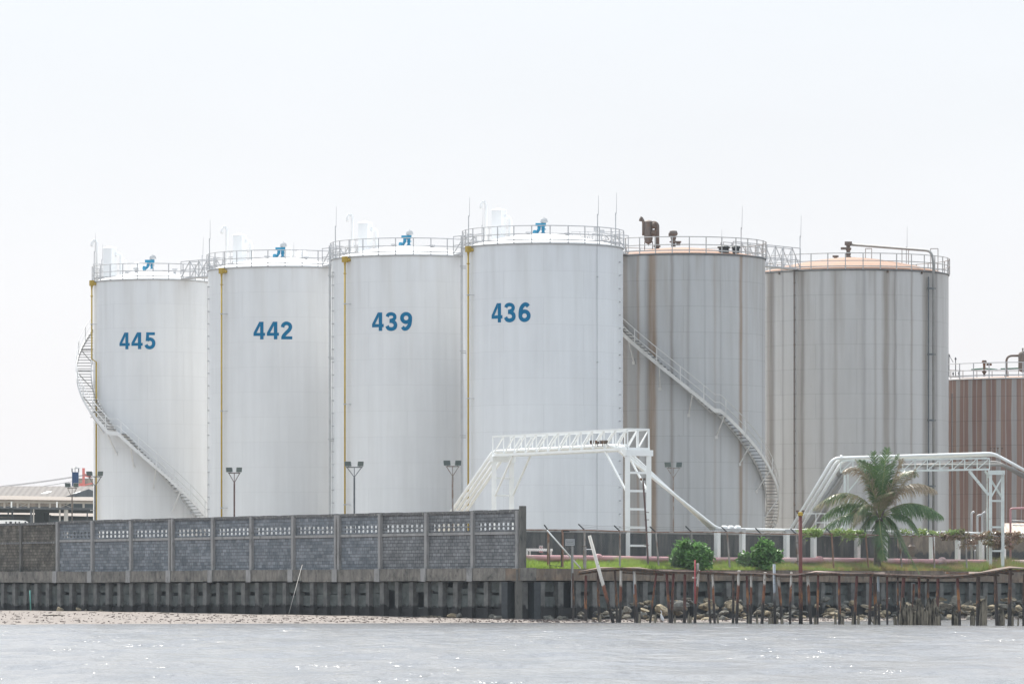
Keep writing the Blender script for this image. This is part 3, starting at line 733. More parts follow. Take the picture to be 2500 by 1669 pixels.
# T7 kit
m = MB(); Yc = T7.cy-2
Z = lambda px, py: P(px, py, Yc)
m.tube(arc([(Z(2457,918),0),(Z(2457,868),.45),(Z(2486,868),0)], 6), .085, 10); m.lathe(Z(2457,918), [(.16,0),(.12,.12)], 10); m.build('vent_pipe', M['rustmid'], T7.root, smooth=True)
m = MB(); c = Z(2497, 909); m.lathe(c, [(.03,0),(.22,.1),(.33,.2),(.33,1.3),(.26,1.45),(.05,1.55),(.05,1.72),(.1,1.74),(.02,1.8)], 16); 
for dx in (-.3,0,.3): m.bar((c.x+dx,c.y,c.z+.2),(c.x+dx,c.y,T7.zt+.1),.04)
m.build('scrubber_drum', M['rustmid'], T7.root, smooth=True, ang=40)
m = MB(); c = Z(2403, 918); m.lathe(c, [(.1,0),(.07,.15),(.17,.3),(.17,.36),(.08,.4),(.1,.9),(.2,1.0),(.15,1.15)], 10); m.box(c + Vector((.35,0,.85)), .38, .15, .16); m.build('breather_valve', M['rustdark'], T7.root)
m = MB(); m.tube([Z(2371,902),Z(2403,899),Z(2435,902)], .05, 8); m.tube([Z(2443,900),Z(2500,898),Z(2560,898)], .045, 8); m.build('green_hose', M['green'], T7.root)
for px, a, b in ((2317, 868, 920), (2333, 876, 920), (2327, 912, 920), (2341, 911, 920)):
    m = MB(); m.tube([Z(px,b),Z(px,a)], .035, 6); m.lathe(Z(px,a), [(.02,-.1),(.08,0),(.03,.12)], 8)
    if px == 2317: m.tube([Z(2318,868),Z(2327,884)], .02, 5)
    m.build('small_vent', M['darkgrey'], T7.root)
m = MB(); th_ = th_px(T7, 2322, T7.R+.2); m.tube([pol(T7, th_, T7.R+.12, T7.zt-1), pol(T7, th_, T7.R+.12, T7.zb)], .03, 6)
m.build('conduit', M['darkgrey'], T7.root)

# catwalks between tank tops
def catwalk(name, label, p, q, wd=.8, truss=True, h=1.15, mat='railwhite'):
    p, q = Vector(p), Vector(q); d = (q-p); L = d.length; u = d/L; n = Vector((-u.y, u.x, 0)).normalized()
    root = thing(name, p, label, 'catwalk')
    m = MB(); m.para(p - n*wd/2, d, n*wd, (0,0,-.08)); m.build('deck', M[mat], root)
    for s_ in (-1, 1):
        m = MB(); a = p + n*wd/2*s_; k = max(2, round(L/1.1)); pts = [a + u*L*i/k for i in range(k+1)]
        for z in (h, .55): m.bar(pts[0]+Vector((0,0,z)), pts[-1]+Vector((0,0,z)), .05)
        for i, x in enumerate(pts):
            m.bar(x, x+Vector((0,0,h)), .055)
            if truss and i < k: m.bar(x+Vector((0,0,h if i%2 else 0)), pts[i+1]+Vector((0,0,0 if i%2 else h)), .05)
        m.build('side_rail', M[mat], root)
def towards(Ta, Tb, e=.05):
    d = Vector((Tb.cx-Ta.cx, Tb.cy-Ta.cy, 0)).normalized()
    return (Vector((Ta.cx, Ta.cy, Ta.zt+.12)) + d*(Ta.R+e), Vector((Tb.cx, Tb.cy, Tb.zt+.12)) - d*(Tb.R+e))
catwalk('catwalk', 'white catwalk joining the tops of the two leftmost white tanks', *towards(T1, T2))
catwalk('catwalk', 'white catwalk joining the tops of the second and third white tanks', *towards(T2, T3))
catwalk('catwalk', 'white catwalk joining the tops of the third white tank and the nearest one', *towards(T3, T4))
catwalk('catwalk', 'short catwalk from the nearest white tank to the grey stained tank', *towards(T4, T5))
catwalk('catwalk', 'trussed catwalk joining the tops of the two stained grey tanks', *towards(T5, T6), h=1.4)

# spiral stairs
def stair(T, th0, th1, z_at, zdeg, w0, w1, smat, rail_mat, flat=None, label=None):
    """th in degrees, falls to the right; z = z_at[1] at th=z_at[0]"""
    def zf(a):
        f0, f1 = flat
        if a <= f0: return z_at + (f0-a)*zdeg
        if a <= f1: return z_at
        return z_at - (a-f1)*zdeg
    ri, ro = T.R+w0, T.R+w1
    root = T.root
    m = MB(); N = int((th1-th0)/1.5); angs = [th0 + (th1-th0)*i/N for i in range(N+1)]
    for rr in (ro, ri):
        pts = [pol(T, R(a), rr, zf(a)) for a in angs]; vs = []; fs = []
        for p in pts:
            n = Vector((p.x-T.cx, p.y-T.cy, 0)).normalized()*.03
            vs += [p-n+Vector((0,0,-.14)), p+n+Vector((0,0,-.14)), p+n+Vector((0,0,.14)), p-n+Vector((0,0,.14))]
        for i in range(len(pts)-1):
            for k in range(4): a, b = i*4+k, i*4+(k+1)%4; fs.append((a, b, b+4, a+4))
        fs += [(0,1,2,3), tuple(len(vs)-4+k for k in (3,2,1,0))]; m.add(vs, fs)
    o = m.build('stair_stringer', smat, root)
    a = th0; step = .215/zdeg
    while a < th1-.5:
        if flat[0] < a < flat[1]: a = flat[1]+.3; continue
        m = MB(); p, q = pol(T, R(a), ri+.03, zf(a)), pol(T, R(a), ro-.03, zf(a)); tn = (pol(T, R(a+1), ri, 0)-pol(T, R(a), ri, 0)).normalized()*.24
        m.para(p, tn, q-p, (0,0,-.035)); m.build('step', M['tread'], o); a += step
    m = MB(); m.add([pol(T, R(x), r_, z_at+.02) for x, r_ in ((flat[0],ri),(flat[0],ro),(flat[1],ro),(flat[1],ri))], [(0,1,2,3)]); 
    m.para(pol(T,R(flat[0]),ri,z_at-.02), pol(T,R(flat[1]),ri,0)-pol(T,R(flat[0]),ri,0), pol(T,R(flat[0]),ro,0)-pol(T,R(flat[0]),ri,0), (0,0,.03)); m.build('landing', M['galv'], o)
    m = MB()
    for h in (1.05, .55): m.tube([pol(T, R(x), ro+.02, zf(x)+h) for x in angs], .027, 5)
    a = th0 + 4
    while a < th1: p = pol(T, R(a), ro+.02, zf(a)-.1); m.bar(p, p+Vector((0,0,1.15)), .06); a += 13.5
    m.build('handrail', rail_mat, root)
    m = MB(); a = th0+8
    while a < th1:
        m = MB(); b = a - 1.5; p = pol(T, R(a), ro, zf(a)-.15); q = pol(T, R(b), T.R, zf(a)-1.5)
        m.bar(p, q, .07); m.box(q, .2, .12, .2, R(b)); m.bar(pol(T, R(a), T.R, zf(a)-.1), pol(T, R(a), ro, zf(a)-.1), .07); a += 19
        m.build('stair_bracket', rail_mat, root)
M['stairwhite'] = plain('stair_white_paint', (.66,.66,.66), .5, .1, 2)
M['stairgrey'] = plain('stair_pale_grey_paint', (.56,.55,.53), .5, .14, 2, (.35,.25,.18), (.64,.74), 4)
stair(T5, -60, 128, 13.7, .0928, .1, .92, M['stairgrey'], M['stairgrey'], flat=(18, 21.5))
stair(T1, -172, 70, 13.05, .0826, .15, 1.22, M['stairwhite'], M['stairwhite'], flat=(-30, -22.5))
# ------------------------------------------------------------ bund wall, pipe rack, pipelines
t = NT('streaked_bund_concrete'); v = t.coord('Object', (1,1,.18)); v2 = t.coord('Object')
n1 = t.noise(v, 2.4, 6, .7)
cc = t.mix((.12,.12,.115), (.05,.056,.062), t.ramp(n1, [(.36,0),(.58,1)]))
cc = t.mix(cc, (.26,.25,.22), t.ramp(t.noise(v2, 1.1, 7, .7), [(.60,0),(.70,.7)]))
M['bund'] = t.done(cc, .9, 0, .2)
bund = thing('bund_wall', onR(1300, 4.0), 'dark streaked concrete wall in front of the tanks, behind the pipes', 'wall')
m = MB(); m.lb(dR, nR, 2.4, tR(2190,4.0), 4.0, 4.25, 2.9, zat(1297, onR(1300,4).y)-.02); m.build('wall_face', M['bund'], bund)
m = MB(); m.lb(dR, nR, 2.4, tR(2190,4.0), 3.96, 4.29, zat(1297, onR(1300,4).y)-.02, zat(1297, onR(1300,4).y)+.1); m.build('coping', M['concrete_pil'], bund)
wr = thing('yard_wall', onR(2300, 5.5), 'weathered buff wall with black lower stains at the far right', 'wall')
t = NT('buff_wall_black_stained'); v = t.coord('Object', (1,1,.6)); g = t.n("NewGeometry").outputs['Position']; z = t.n("SeparateXYZ", {'Vector': g}).outputs[2]
n1 = t.noise(v, 1.3, 6, .7); zz = t.n("Math", {0: n1, 1: 2.2, 2: z}, operation='MULTIPLY_ADD').outputs[0]
lo = t.n("MapRange", {'Value': zz, 'From Min': 5.35, 'From Max': 5.6, 'To Min': .9, 'To Max': 0}).outputs[0]
cc = t.mix(t.mix((.30,.25,.20), (.17,.14,.12), t.ramp(n1, [(.4,0),(.6,1)])), (.05,.055,.065), lo)
M['buff'] = t.done(cc, .9, 0, .2)
m = MB(); m.lb(dR, nR, tR(2192,5.5), tR(2700,5.5), 5.5, 5.7, 2.9, 5.35); m.build('wall_face', M['buff'], wr)
m = MB(); m.lb(dR, nR, tR(2192,5.5), tR(2700,5.5), 5.44, 5.76, 5.35, 5.45); m.build('coping', M['concrete_pil'], wr)

rack = thing('pipe_rack', onR(1760, 3.2), 'low white pipe rack of square posts and cross beam in front of the dark wall', 'pipe rack')
zb_ = 5.60
for px in (1752, 1813, 1921, 1987, 2094, 2161, 2276, 2339, 2397, 2450, 2530):
    t_ = tR(px, 3.2); w_ = .125 if px < 2300 else .11
    m = MB(); m.lb(dR, nR, t_-w_/.76, t_+w_/.76, 3.1, 3.35, 2.95, zb_-.17); m.build('rack_post', M['white'], rack)
for a, b in ((1750,1816),(1915,1990),(2088,2165),(2270,2345),(2392,2456)):
    m = MB(); m.lb(dR, nR, tR(a,3.2), tR(b,3.2), 3.06, 3.39, zb_-.17, zb_); m.build('cross_beam', M['railwhite'], rack)
m = MB(); m.lb(dR, nR, tR(2180,3.2), tR(2560,3.2), 3.10, 3.2, zb_-.32, zb_-.18); m.build('cross_beam', M['galv'], rack)

# gantry 1
gY = 294.0
TRx = [P(1532, 1100, gY), P(1584, 1100, gY+2.0)]
gd = Vector((-.4957, .868, 0)); gn = Vector((.868, .4957, 0))
g1 = thing('pipe_gantry', Vector((TRx[0].x, TRx[0].y, 3.05)), 'white trussed pipe gantry on two ladder-like towers in front of tank 436', 'pipe gantry')
def depthpt(o, d, px):  # point on plan line through o along d seen at px
    k = (px-1250)/F; t_ = (k*o.y - o.x)/(d.x - k*d.y); return Vector((o.x, o.y, 0)) + d*t_
RA = P(1532,0,gY); RA.z = 0; RB = RA + (Vector((.868,.4957,0)))*1.55
kx = (1584-1250)/F
RB = Vector((kx*(gY+.9), gY+.9, 0))
gn = (RB-RA).normalized()
LA = depthpt(RA, gd, 1206); LB = LA + gn*(RB-RA).length*1.0
kB = (1249-1250)/F; LB = Vector((kB*(LA.y+.9), LA.y+.9, 0))
zt_, zb1 = zat(1050, RA.y), zat(1098, RA.y)
def leg(p, z0, z1, parent, a=.30, mat='white'): m = MB(); m.para(p + Vector((-a/2,-a/2,z0)), (a,0,0), (0,a,0), (0,0,z1-z0)); return m.build('leg', M[mat], parent)
for A_, B_, nr in ((RA, RB, 5), (LA, LB, 5)):
    leg(A_, 2.95, zb1-.33, g1); leg(B_, 2.95, zb1-.33, g1)
    for i in range(nr):
        z = zb1-1.35-i*1.09
        m = MB(); m.bar(Vector((A_.x,A_.y,z)), Vector((B_.x,B_.y,z)), .11, .13); m.build('rung', M['white'], g1)
    e = (B_-A_).normalized()
    m = MB(); m.bar(Vector((A_.x,A_.y,zb1-.16))-e*.22, Vector((B_.x,B_.y,zb1-.16))+e*.22, .3, .36); m.build('cap_beam', M['white'], g1)
    dd = (LA-RA).normalized()*(1 if A_ is RA else -1)
    for q in (A_, B_):
        m = MB(); m.bar(Vector((q.x,q.y,zb1-2.6)), Vector((q.x,q.y,zb1-.02))+dd*2.6*(1 if A_ is RA else .9), .10); m.build('knee_brace', M['white'], g1)
def truss(p, q, z0, z1, n_, parent, cs=.09, name='truss', mat='white', post=.13, flip=False):
    d = q-p; m = MB()
    for z, s_ in ((z0, .15), (z1, .11)): m.bar(Vector((p.x,p.y,z)), Vector((q.x,q.y,z)), s_)
    for i in range(n_+1):
        a = p + d*i/n_; m.bar(Vector((a.x,a.y,z0+.07)), Vector((a.x,a.y,z1-.05)), post*.8)
        if i < n_:
            b = p + d*(i+1)/n_; u, v_ = (z0, z1) if not flip else (z1, z0)
            m.bar(Vector((a.x,a.y,u)), Vector((b.x,b.y,v_)), cs*.75)
    return m.build(name, M[mat], parent)
zt2 = zat(1047, RA.y)
ext = (LA-RA).normalized()*.15
truss(LA+ext, RA, zb1+.08, zt2, 12, g1, post=.10)
truss(LB+ext, RB, zb1+.08, zt2, 12, g1, post=.10)
truss(RA, RB, zb1+.08, zt2, 2, g1, name='end_truss')
for px in (1445, 1458, 1470, 1479):
    p = depthpt(RA, gd, px); m = MB(); z = zat(1079, p.y); m.tube([Vector((p.x-.13,p.y,z)), Vector((p.x+.13,p.y,z+.02))], .11, 8); m.bar(Vector((p.x,p.y,z)), Vector((p.x+.03,p.y,zb1+.3)), .05); m.build('small_valve', M['rustdark'], g1)
# pipelines over gantry 1
dg = (RA-LA).normalized(); ng = Vector((-dg.y, dg.x, 0))
if ng.dot(gn) < 0: ng = -ng
pl = thing('pipeline', Vector((RA.x, RA.y, 3.2)), 'thick white pipes crossing the first gantry and sloping down at both ends', 'pipeline')
zc = zb1 + .33
tgt = PR(1752, 1291, 3.25)
for i in range(4):
    off = ng*(.25 + i*.34)
    top0 = depthpt(RA, gd, 1188 + i*4) + off*.2; a = LA + dg*(-.55) + off; a.z = zc
    # slope down behind the block wall
    fx = 1092 + i*12; low = Vector(((fx-1250)/F*(a.y+1.2), a.y+1.2, zat(1262, a.y+1.2)))
    l2 = low + (low-a).normalized()*1.2
    b = depthpt(RA, gd, 1486) + off; b.z = zc
    r_ = .10
    if i < 3:
        e = tgt + dR*(-.0) + nR*(.24*i); e.z = tgt.z
        pts = arc([(l2, 0), (a, .35), (b, .4), (e, .5), (e + dR*2.6, 0)] if i else [(l2, 0), (a, .35), (b, .4), (e, .5), (e + dR*34, 0)], 5)
        if i: pts = arc([(l2, 0), (a, .35), (b, .4), (e, 0)], 5)
    else: pts = arc([(l2, 0), (a, .35), (b, 0)], 5)
    m = MB(); m.tube(pts, r_, 14); m.build('pipe', M['whitepipe'], pl, smooth=True)
for px in (1768, 1784, 1801):
    p = PR(px, 1288, 3.25); m = MB(); m.tube([p-dR*.16, p+dR*.16], .15, 12); m.build('pipe_clamp', M['white'], pl, smooth=True)

# faded red pipe along the grass
rp = thing('ground_pipe', PR(1300,1368,2.4), 'faded red pipe lying along the grass with sun-bleached top', 'pipe')
pts = [Vector((*onR(px, 2.35).xy, 3.66+.02*math.sin(px*.01))) for px in range(1282, 2640, 40)]
m = MB(); m.tube(pts, .19, 14); m.build('pipe', M['pinkpipe'], rp, smooth=True)
for px in (1460, 2000, 2300):
    p = Vector((*onR(px, 2.35).xy, 3.70)); m = MB(); m.tube([p-dR*.14, p+dR*.14], .26, 12); m.build('coupling', M['pinkpipe'], rp, smooth=True)
for px in range(1300, 2600, 90):
    p = onR(px, 2.35); m = MB(); m.box((p.x,p.y,3.3), .2, .4, .6, .87); m.build('pipe_support', M['concrete_pil'], rp)

# low white frame and danger sign
fr = thing('pipe_barrier', PR(1315,1370,2.9), 'low white steel barrier over the red pipe near the block wall', 'barrier')
a, b = onR(1287, 2.9), onR(1345, 2.9)
for q in (a, b): m = MB(); m.bar(Vector((q.x,q.y,3.0)), Vector((q.x,q.y,4.22)), .12); m.build('leg', M['white'], fr)
m = MB(); m.bar(Vector((a.x-.06,a.y,4.17)), Vector((b.x+.06,b.y,4.17)), .12, .15); m.build('top_bar', M['white'], fr)
m = MB(); q = onR(1294, 3.1); m.bar(Vector((q.x,q.y,3.0)), Vector((q.x,q.y,4.1)), .09); m.build('leg', M['white'], fr)
sg = thing('warning_sign', PR(1320,1340,3.95), 'small white and red warning sign on the dark wall', 'sign')
c = PR(1320,1340,3.96); c0 = c - dR*.17/1 ; 
M['signwhite'] = plain('sign_white', (.62,.58,.58), .5, .05); M['signred'] = plain('sign_red', (.38,.06,.07), .5, .1)
m = MB(); m.para(c - dR*.17 - nR*.03 + Vector((0,0,-.20)), dR*.34, nR*.02, (0,0,.42)); m.build('sign_plate', M['signwhite'], sg)
m = MB(); f = lambda u0,u1,z0,z1: m.para(c + dR*u0 - nR*.038 + Vector((0,0,z0)), dR*(u1-u0), nR*.008, (0,0,z1-z0))
f(-.15,.15,-.18,-.05)
for r_ in range(2):
    for k in range(5):
        if (r_*5+k)*7 % 4: f(-.14+k*.058, -.105+k*.058, .02+r_*.09, .08+r_*.09)
m.build('lettering', M['signred'], sg)

# ------------------------------------------------------------ gantry 2 (right)
g2Y = 318.0
g2 = thing('pipe_gantry', P(2430,1360,g2Y), 'pale trussed pipe gantry with diagonal legs behind the palm tree', 'pipe gantry')
M['palegreen'] = plain('pale_green_white_paint', (.60,.64,.62), .5, .12, 2, (.35,.30,.26), (.6,.75), 3)
q = lambda px, py, dy=0: P(px, py, g2Y+dy)
def g2leg(px, w_, dy=0): 
    a = q(px, 1380, dy); b = q(px, 1152, dy); m = MB(); m.para(Vector((a.x-w_/2,a.y-w_/2,2.95)), (w_,0,0), (0,w_,0), (0,0,b.z-2.95)); m.build('leg', M['palegreen'], g2)
g2leg(2418, .2); g2leg(2448, .2, .3); g2leg(2062, .13); g2leg(2070, .1, 1.2); g2leg(2410,.08,1.5)
def g2bar(name, a, b, w_, h_=None, mat='palegreen'): m = MB(); m.bar(a, b, w_, h_); return m.build(name, M[mat], g2)
g2bar('cap_beam', q(2412,1153), q(2453,1153), .3, .28)
for y in (1222, 1286, 1344): g2bar('rung', q(2420,y), q(2448,y), .12)
g2bar('knee_brace', q(2366,1149), q(2414,1208), .17); g2bar('knee_brace', q(2405,1149,.4), q(2446,1213,.4), .13); g2bar('cross_brace', q(2420,1212), q(2446,1166), .1); 
g2bar('knee_brace', q(2110,1152,.5), q(2070,1200,.5), .08)
def g2truss(dy, n_): 
    m = MB(); A_, B_ = (2052,1152), (2416,1145); C_, D_ = (2052,1124), (2416,1118)
    m.bar(q(*A_,dy), q(*B_,dy), .12); m.bar(q(*C_,dy), q(*D_,dy), .11)
    for i in range(n_+1):
        u = i/n_; lo = q(A_[0]+364*u, A_[1]-7*u, dy); hi = q(C_[0]+364*u, C_[1]-6*u, dy); m.bar(lo, hi, .07)
        if i < n_:
            u2 = (i+1)/n_; m.bar(lo, q(C_[0]+364*u2, C_[1]-6*u2, dy), .06)
    m.build('truss', M['palegreen'], g2)
g2truss(0, 12); g2truss(1.3, 12)
p2 = thing('pipeline', q(2040,1300), 'white and grey pipes over the second gantry, sloping down behind the palm', 'pipeline')
def slope(px, k, r_, mat, topy=1118, end=True):
    dy = k*.42; a = q(2034+px, topy, dy); lo = q(1925+px, 1300, dy)
    pts = [(lo, 0), (a, .45), (q(2425+px*.3, 1106+(topy-1118)*.9, dy), .4), (q(2520+px*.3, 1158+(topy-1118), dy), 0)] if end else [(lo,0),(a,.3),(a+Vector((1,0,0)),0)]
    m = MB(); m.tube(arc(pts, 5), r_, 12); m.build('pipe', M[mat], p2, smooth=True)
slope(0, 0, .10, 'whitepipe'); slope(12, 1, .10, 'whitepipe', 1120); slope(24, 2, .10, 'whitepipe', 1122)
M['greypipe'] = plain('grey_insulated_pipe', (.30,.29,.28), .6, .15, 1.5)
slope(37, 3, .11, 'greypipe', 1142); 
m = MB(); m.tube([q(1962,1300,1.6), q(2052,1150,1.6)], .24, 14); m.tube([q(2045,1160,1.6), q(2056,1142,1.6)], .29, 12); m.build('pipe', M['greypipe'], p2, smooth=True)
m = MB(); m.tube([q(1984,1300,2.2), q(2062,1160,2.2)], .16, 12); m.build('pipe', M['greypipe'], p2, smooth=True)
m = MB(); m.tube(arc([(q(2140,1137,.7),0),(q(2450,1134,.7),.3),(q(2520,1168,.7),0)],4), .1, 10); m.build('pipe', M['greypipe'], p2, smooth=True)
for px in (2053,): m = MB(); m.tube([q(px-2,1117), q(px+3,1117)], .18, 12); m.build('pipe_clamp', M['white'], p2)
for px in (2418, 2427, 2436, 2446):
    m = MB(); a = q(px, 1103, .3); m.bar(a, q(px, 1092, .3), .04); m.bar(q(px-2.5,1094,.3), q(px+2.5,1094,.3), .05, .07); m.build('small_valve', M['rustdark'], p2)
# access stair beside the rack
st = thing('access_stair', q(2000,1360,-3), 'white steel access stair with handrails left of the palm', 'stair')
sY = 314.0; s_ = lambda px, py, dy=0: P(px, py, sY+dy)
for dy in (0, 1.0):
    off = dy*14
    for (a, b, w_) in (((2006+off,1366),(2076+off,1290),.16), ((1985+off*1.3,1348),(2068+off,1254),.07), ((1978+off,1334),(2050+off,1254),.05)):
        m = MB(); m.bar(s_(*a,dy), s_(*b,dy), w_*.6, w_); m.build('stair_rail' if w_ < .1 else 'stringer', M['white'], st)
for k in range(9):
    u = k/9; a = s_(2010+66*u, 1362-72*u, 0); m = MB(); m.bar(a, s_(2024+66*u, 1362-72*u, 1.0), .2, .04); m.build('step', M['galv'], st)
pf = thing('pipe_platform', q(2040,1300,-4), 'white railed platform at the top of the access stair', 'platform')
m = MB()
m.bar(s_(1945,1253), s_(2082,1253), .05); m.bar(s_(1990,1275), s_(2040,1275), .05)
for px in (1992, 2013, 2020, 2040, 2082): m.bar(s_(px,1253), s_(px,1290), .05)
m.build('guard_rail', M['white'], pf)
for px in (1992, 2040, 2082): m = MB(); m.bar(s_(px,1290), Vector((s_(px,0).x, sY, 2.95)), .07); m.build('leg', M['palegreen'], pf)
m = MB(); m.bar(s_(1985,1291,.5), s_(2090,1291,.5), 1.0, .08); m.build('deck', M['galv'], pf)

# small plumbing at the right
def plumb(name, label, cat, pts_list, r_, mat='railwhite', part='pipe'):
    rt = thing(name, pts_list[0][0], label, cat)
    for pts in pts_list: m = MB(); m.tube(arc([(p, 0 if i in (0, len(pts)-1) else .12) for i, p in enumerate(pts)], 4), r_, 8); m.build(part, M[mat], rt, smooth=True)
    return rt
v_ = lambda px, py, dy=0: P(px, py, 322+dy)
def gz(p): return Vector((p.x, p.y, 2.9))
plumb('vent_pipes', 'pale upright vent pipes with bent heads left of the far gantry tower', 'pipe', [[gz(v_(2372,1300)), v_(2372,1252), v_(2379,1248)], [gz(v_(2386,1300)), v_(2386,1258), v_(2397,1256)], [gz(v_(2398,1300)), v_(2398,1254), v_(2406,1249)]], .075)
plumb('riser_pipe', 'brown rusty riser pipe with valve beside the far gantry tower', 'pipe', [[gz(v_(2411,1300)), v_(2411,1238)]], .11, 'rustmid')
plumb('maroon_pipe', 'maroon bent pipe at the right edge under the gantry', 'pipe', [[gz(v_(2467,1300)), v_(2467,1241), v_(2520,1239)]], .07, 'pinkpipe')
plumb('grey_handrail', 'thin pale handrail at the right edge below the maroon pipe', 'railing', [[v_(2470,1270), v_(2520,1272)], [v_(2472,1281), v_(2520,1283)]], .035)
w2 = lambda px, py: PR(px, py, 4.6)
plumb('standpipe', 'pale looped standpipe in front of the black-stained wall', 'pipe', [[gz(w2(2380,1340)), w2(2380,1343), w2(2402,1343), gz(w2(2402,1350))], [w2(2345,1331), w2(2386,1331), w2(2390,1341)]], .05)
pump = thing('pump', gz(w2(2226,1360)), 'grey valve stack standing behind the fence right of the palm', 'pump')
m = MB(); c = gz(w2(2226,1360)); m.lathe(c, [(.3,0),(.3,.4),(.15,.5),(.15,.8),(.32,.85),(.32,1.05),(.15,1.1),(.24,1.4),(.26,1.75),(.1,1.9),(.1,2.5)], 12); m.build('valve_body', M['rustmid'], pump)
m = MB(); m.lathe(c, [(.34,.86),(.34,.92)], 12); m.build('flange', M['whitepipe'], pump)
sh = thing('small_shed', v_(2470,1300,6), 'small shed with beige corrugated roof at the right edge', 'shed')
m = MB(); a = v_(2445,1302,3); b = v_(2600,1302,3); h = 1.6
m.add([a, b, b+Vector((0,4,.75)), a+Vector((.55,4,.75)), a-Vector((0,0,.08)), b-Vector((0,0,.08)), b+Vector((0,4,.67)), a+Vector((.55,4,.67))], [(0,1,2,3),(7,6,5,4),(0,4,5,1),(3,7,4,0)])
def wave_mat(name, c, sc, axis='X', d=.5):
    t = NT(name); v = t.coord('Object'); wv = t.n("TexWave", {'Vector': v, 'Scale': sc, 'Distortion': 0.0}, wave_type='BANDS', bands_direction=axis)
    cc = t.mix(c, t.ramp(t.noise(v, 1.5, 5), [(.3,.8),(.7,1.1)]), 1, 'MULTIPLY'); t.bump(wv.outputs[1], .8, d*.1); return t.done(cc, .7, 0, .3)
M['shedroof'] = wave_mat('beige_corrugated_sheet', (.46,.37,.31), .9)
m.build('roof', M['shedroof'], sh); m = MB(); m.para((a.x+.1,a.y+.3,2.9), (5,0,0), (0,3,0), (0,0,a.z-2.95)); m.build('wall', M['buff'], sh)

# ------------------------------------------------------------ fence on the right bank
fen = thing('chain_link_fence', onR(1285, .7), 'rusty chain-link fence with angled barbed-wire arms along the grassy bank', 'fence')
FO = .7; zr = 5.28
posts = [(1282,1282,0),(1427,1427,0),(1514,1513,1),(1601,1609,1),(1688,1692,1),(1775,1782,1),(1858,1866,1),(1944,1950,1),(2030,2036,0),(2113,2121,0),(2196,2202,1),(2278,2282,1),(2357,2361,0),(2442,2450,1),(2530,2536,0)]
tops = []
M['postgrey'] = plain('weathered_post_paint', (.30,.28,.265), .7, .3, 3, (.17,.09,.055), (.48,.6), 2, (1,1,.4))
M['postrust'] = plain('rusty_post_paint', (.22,.13,.09), .75, .35, 4, (.32,.27,.23), (.5,.6), 2, (1,1,.4))
for i, (pt_, pb, lean) in enumerate(posts):
    a = onR(pb, FO); a = Vector((a.x,a.y,3.03)); b = onR(pt_, FO); z = zr + .04*math.sin(i*1.7); b = Vector((b.x,b.y,z)); tops.append(b)
    m = MB(); m.tube([a, b], .055, 8); m.build('fence_post', M['postrust'] if i in (0, 8, 9) else M['postgrey'], fen)
    if i: m = MB(); m.bar(b, b + Vector((-.36,-.25,.34)), .055); m.build('barb_arm', M['black'], fen)
m = MB(); m.tube(tops, .04, 6); m.build('top_rail', M['postrust'], fen)
m = MB()
for k in range(3):
    pts = []
    for i, b in enumerate(tops[1:]):
        p = b + Vector((-.36,-.25,.34))*(k+1)/3.2; pts.append(p)
        if i < len(tops)-2: nb = tops[i+2] + Vector((-.36,-.25,.34))*(k+1)/3.2; pts.append((p+nb)/2 - Vector((0,0,.05)))
    m.tube(pts, .008, 3)
m.build('barbed_wire', M['rope'], fen)
m = MB(); t0, t1 = tR(1282,FO), tR(2530,FO); H_ = 2.15; z0 = 3.1; t_ = t0-H_
def fp(t_, z): q_ = C0 + dR*t_ + nR*FO; return Vector((q_.x, q_.y, z))
while t_ < t1:
    for sgn in (1, -1):
        a, b = (t_, z0), (t_+H_, z0+H_)
        if sgn < 0: a, b = (t_, z0+H_), (t_+H_, z0)
        ta_, tb_ = max(a[0], t0), min(b[0], t1)
        if ta_ < tb_:
            f_ = lambda x: a[1] + (b[1]-a[1])*(x-a[0])/H_
            m.tube([fp(ta_, f_(ta_)), fp(tb_, f_(tb_))], .0035, 3, cap=False)
    t_ += .17
m.build('wire_mesh', M['mesh'], fen)
m = MB()
pts = [Vector((*onR(px, FO-.05).xy, 3.12+.05*math.sin(px))) for px in range(1282, 2530, 40)]; m.tube(pts, .02, 5); m.build('bottom_wire', M['rustdark'], fen)
gt = thing('fence_gate', onR(1340, .55), 'narrow rusty gate frame in the fence beside the block wall', 'gate')
for px, c_ in ((1338.5,'postrust'),(1373,'postrust')):
    a = onR(px, .5); m = MB(); m.tube([Vector((a.x,a.y,3.0)), Vector((a.x,a.y,zr))], .075, 8); m.build('gate_post', M[c_], gt)
m = MB(); a, b = onR(1342,.45), onR(1370,.45)
for p_, q_ in (((a.x,a.y,3.25),(a.x,a.y,5.15)), ((b.x,b.y,3.2),(b.x,b.y,5.15)), ((a.x,a.y,3.25),(b.x,b.y,3.2)), ((a.x,a.y,5.15),(b.x,b.y,5.15))): m.bar(p_, q_, .05)
m.build('gate_frame', M['black'], gt)
m = MB(); m.bar(PR(1376,1296,.3), PR(1389,1296,.3), .08); m.build('hinge', M['black'], gt)
def pole(name, label, pts, r_, mat, cat='pole', group=None, seg=8):
    m = MB(); m.tube(pts, r_, seg); o = m.build(name, M[mat], loc=pts[0], smooth=True); return tag(o, label, cat, group)
pole('leaning_pole', 'thin white pole leaning diagonally across the fence gate', [PR(1417,1386,-.0), PR(1336,1294,.2)], .045, 'white')
pole('arm_post', 'dark pointed arm sticking up above the gate post', [PR(1340,1296,.5), PR(1329,1281,.3)], .04, 'black')
sp = thing('mesh_sign_board', PR(1397,1400,-.3), 'lattice board on a rusty post in front of the fence', 'sign')
a = PR(1397,1402,-.3); m = MB(); m.tube([a - Vector((0,0,1.9)), Vector((a.x,a.y,zat(1332,a.y)))], .075, 8); m.build('sign_post', M['concrete_pil'], sp)
m = MB(); c = PR(1391.5,1323,-.3); 
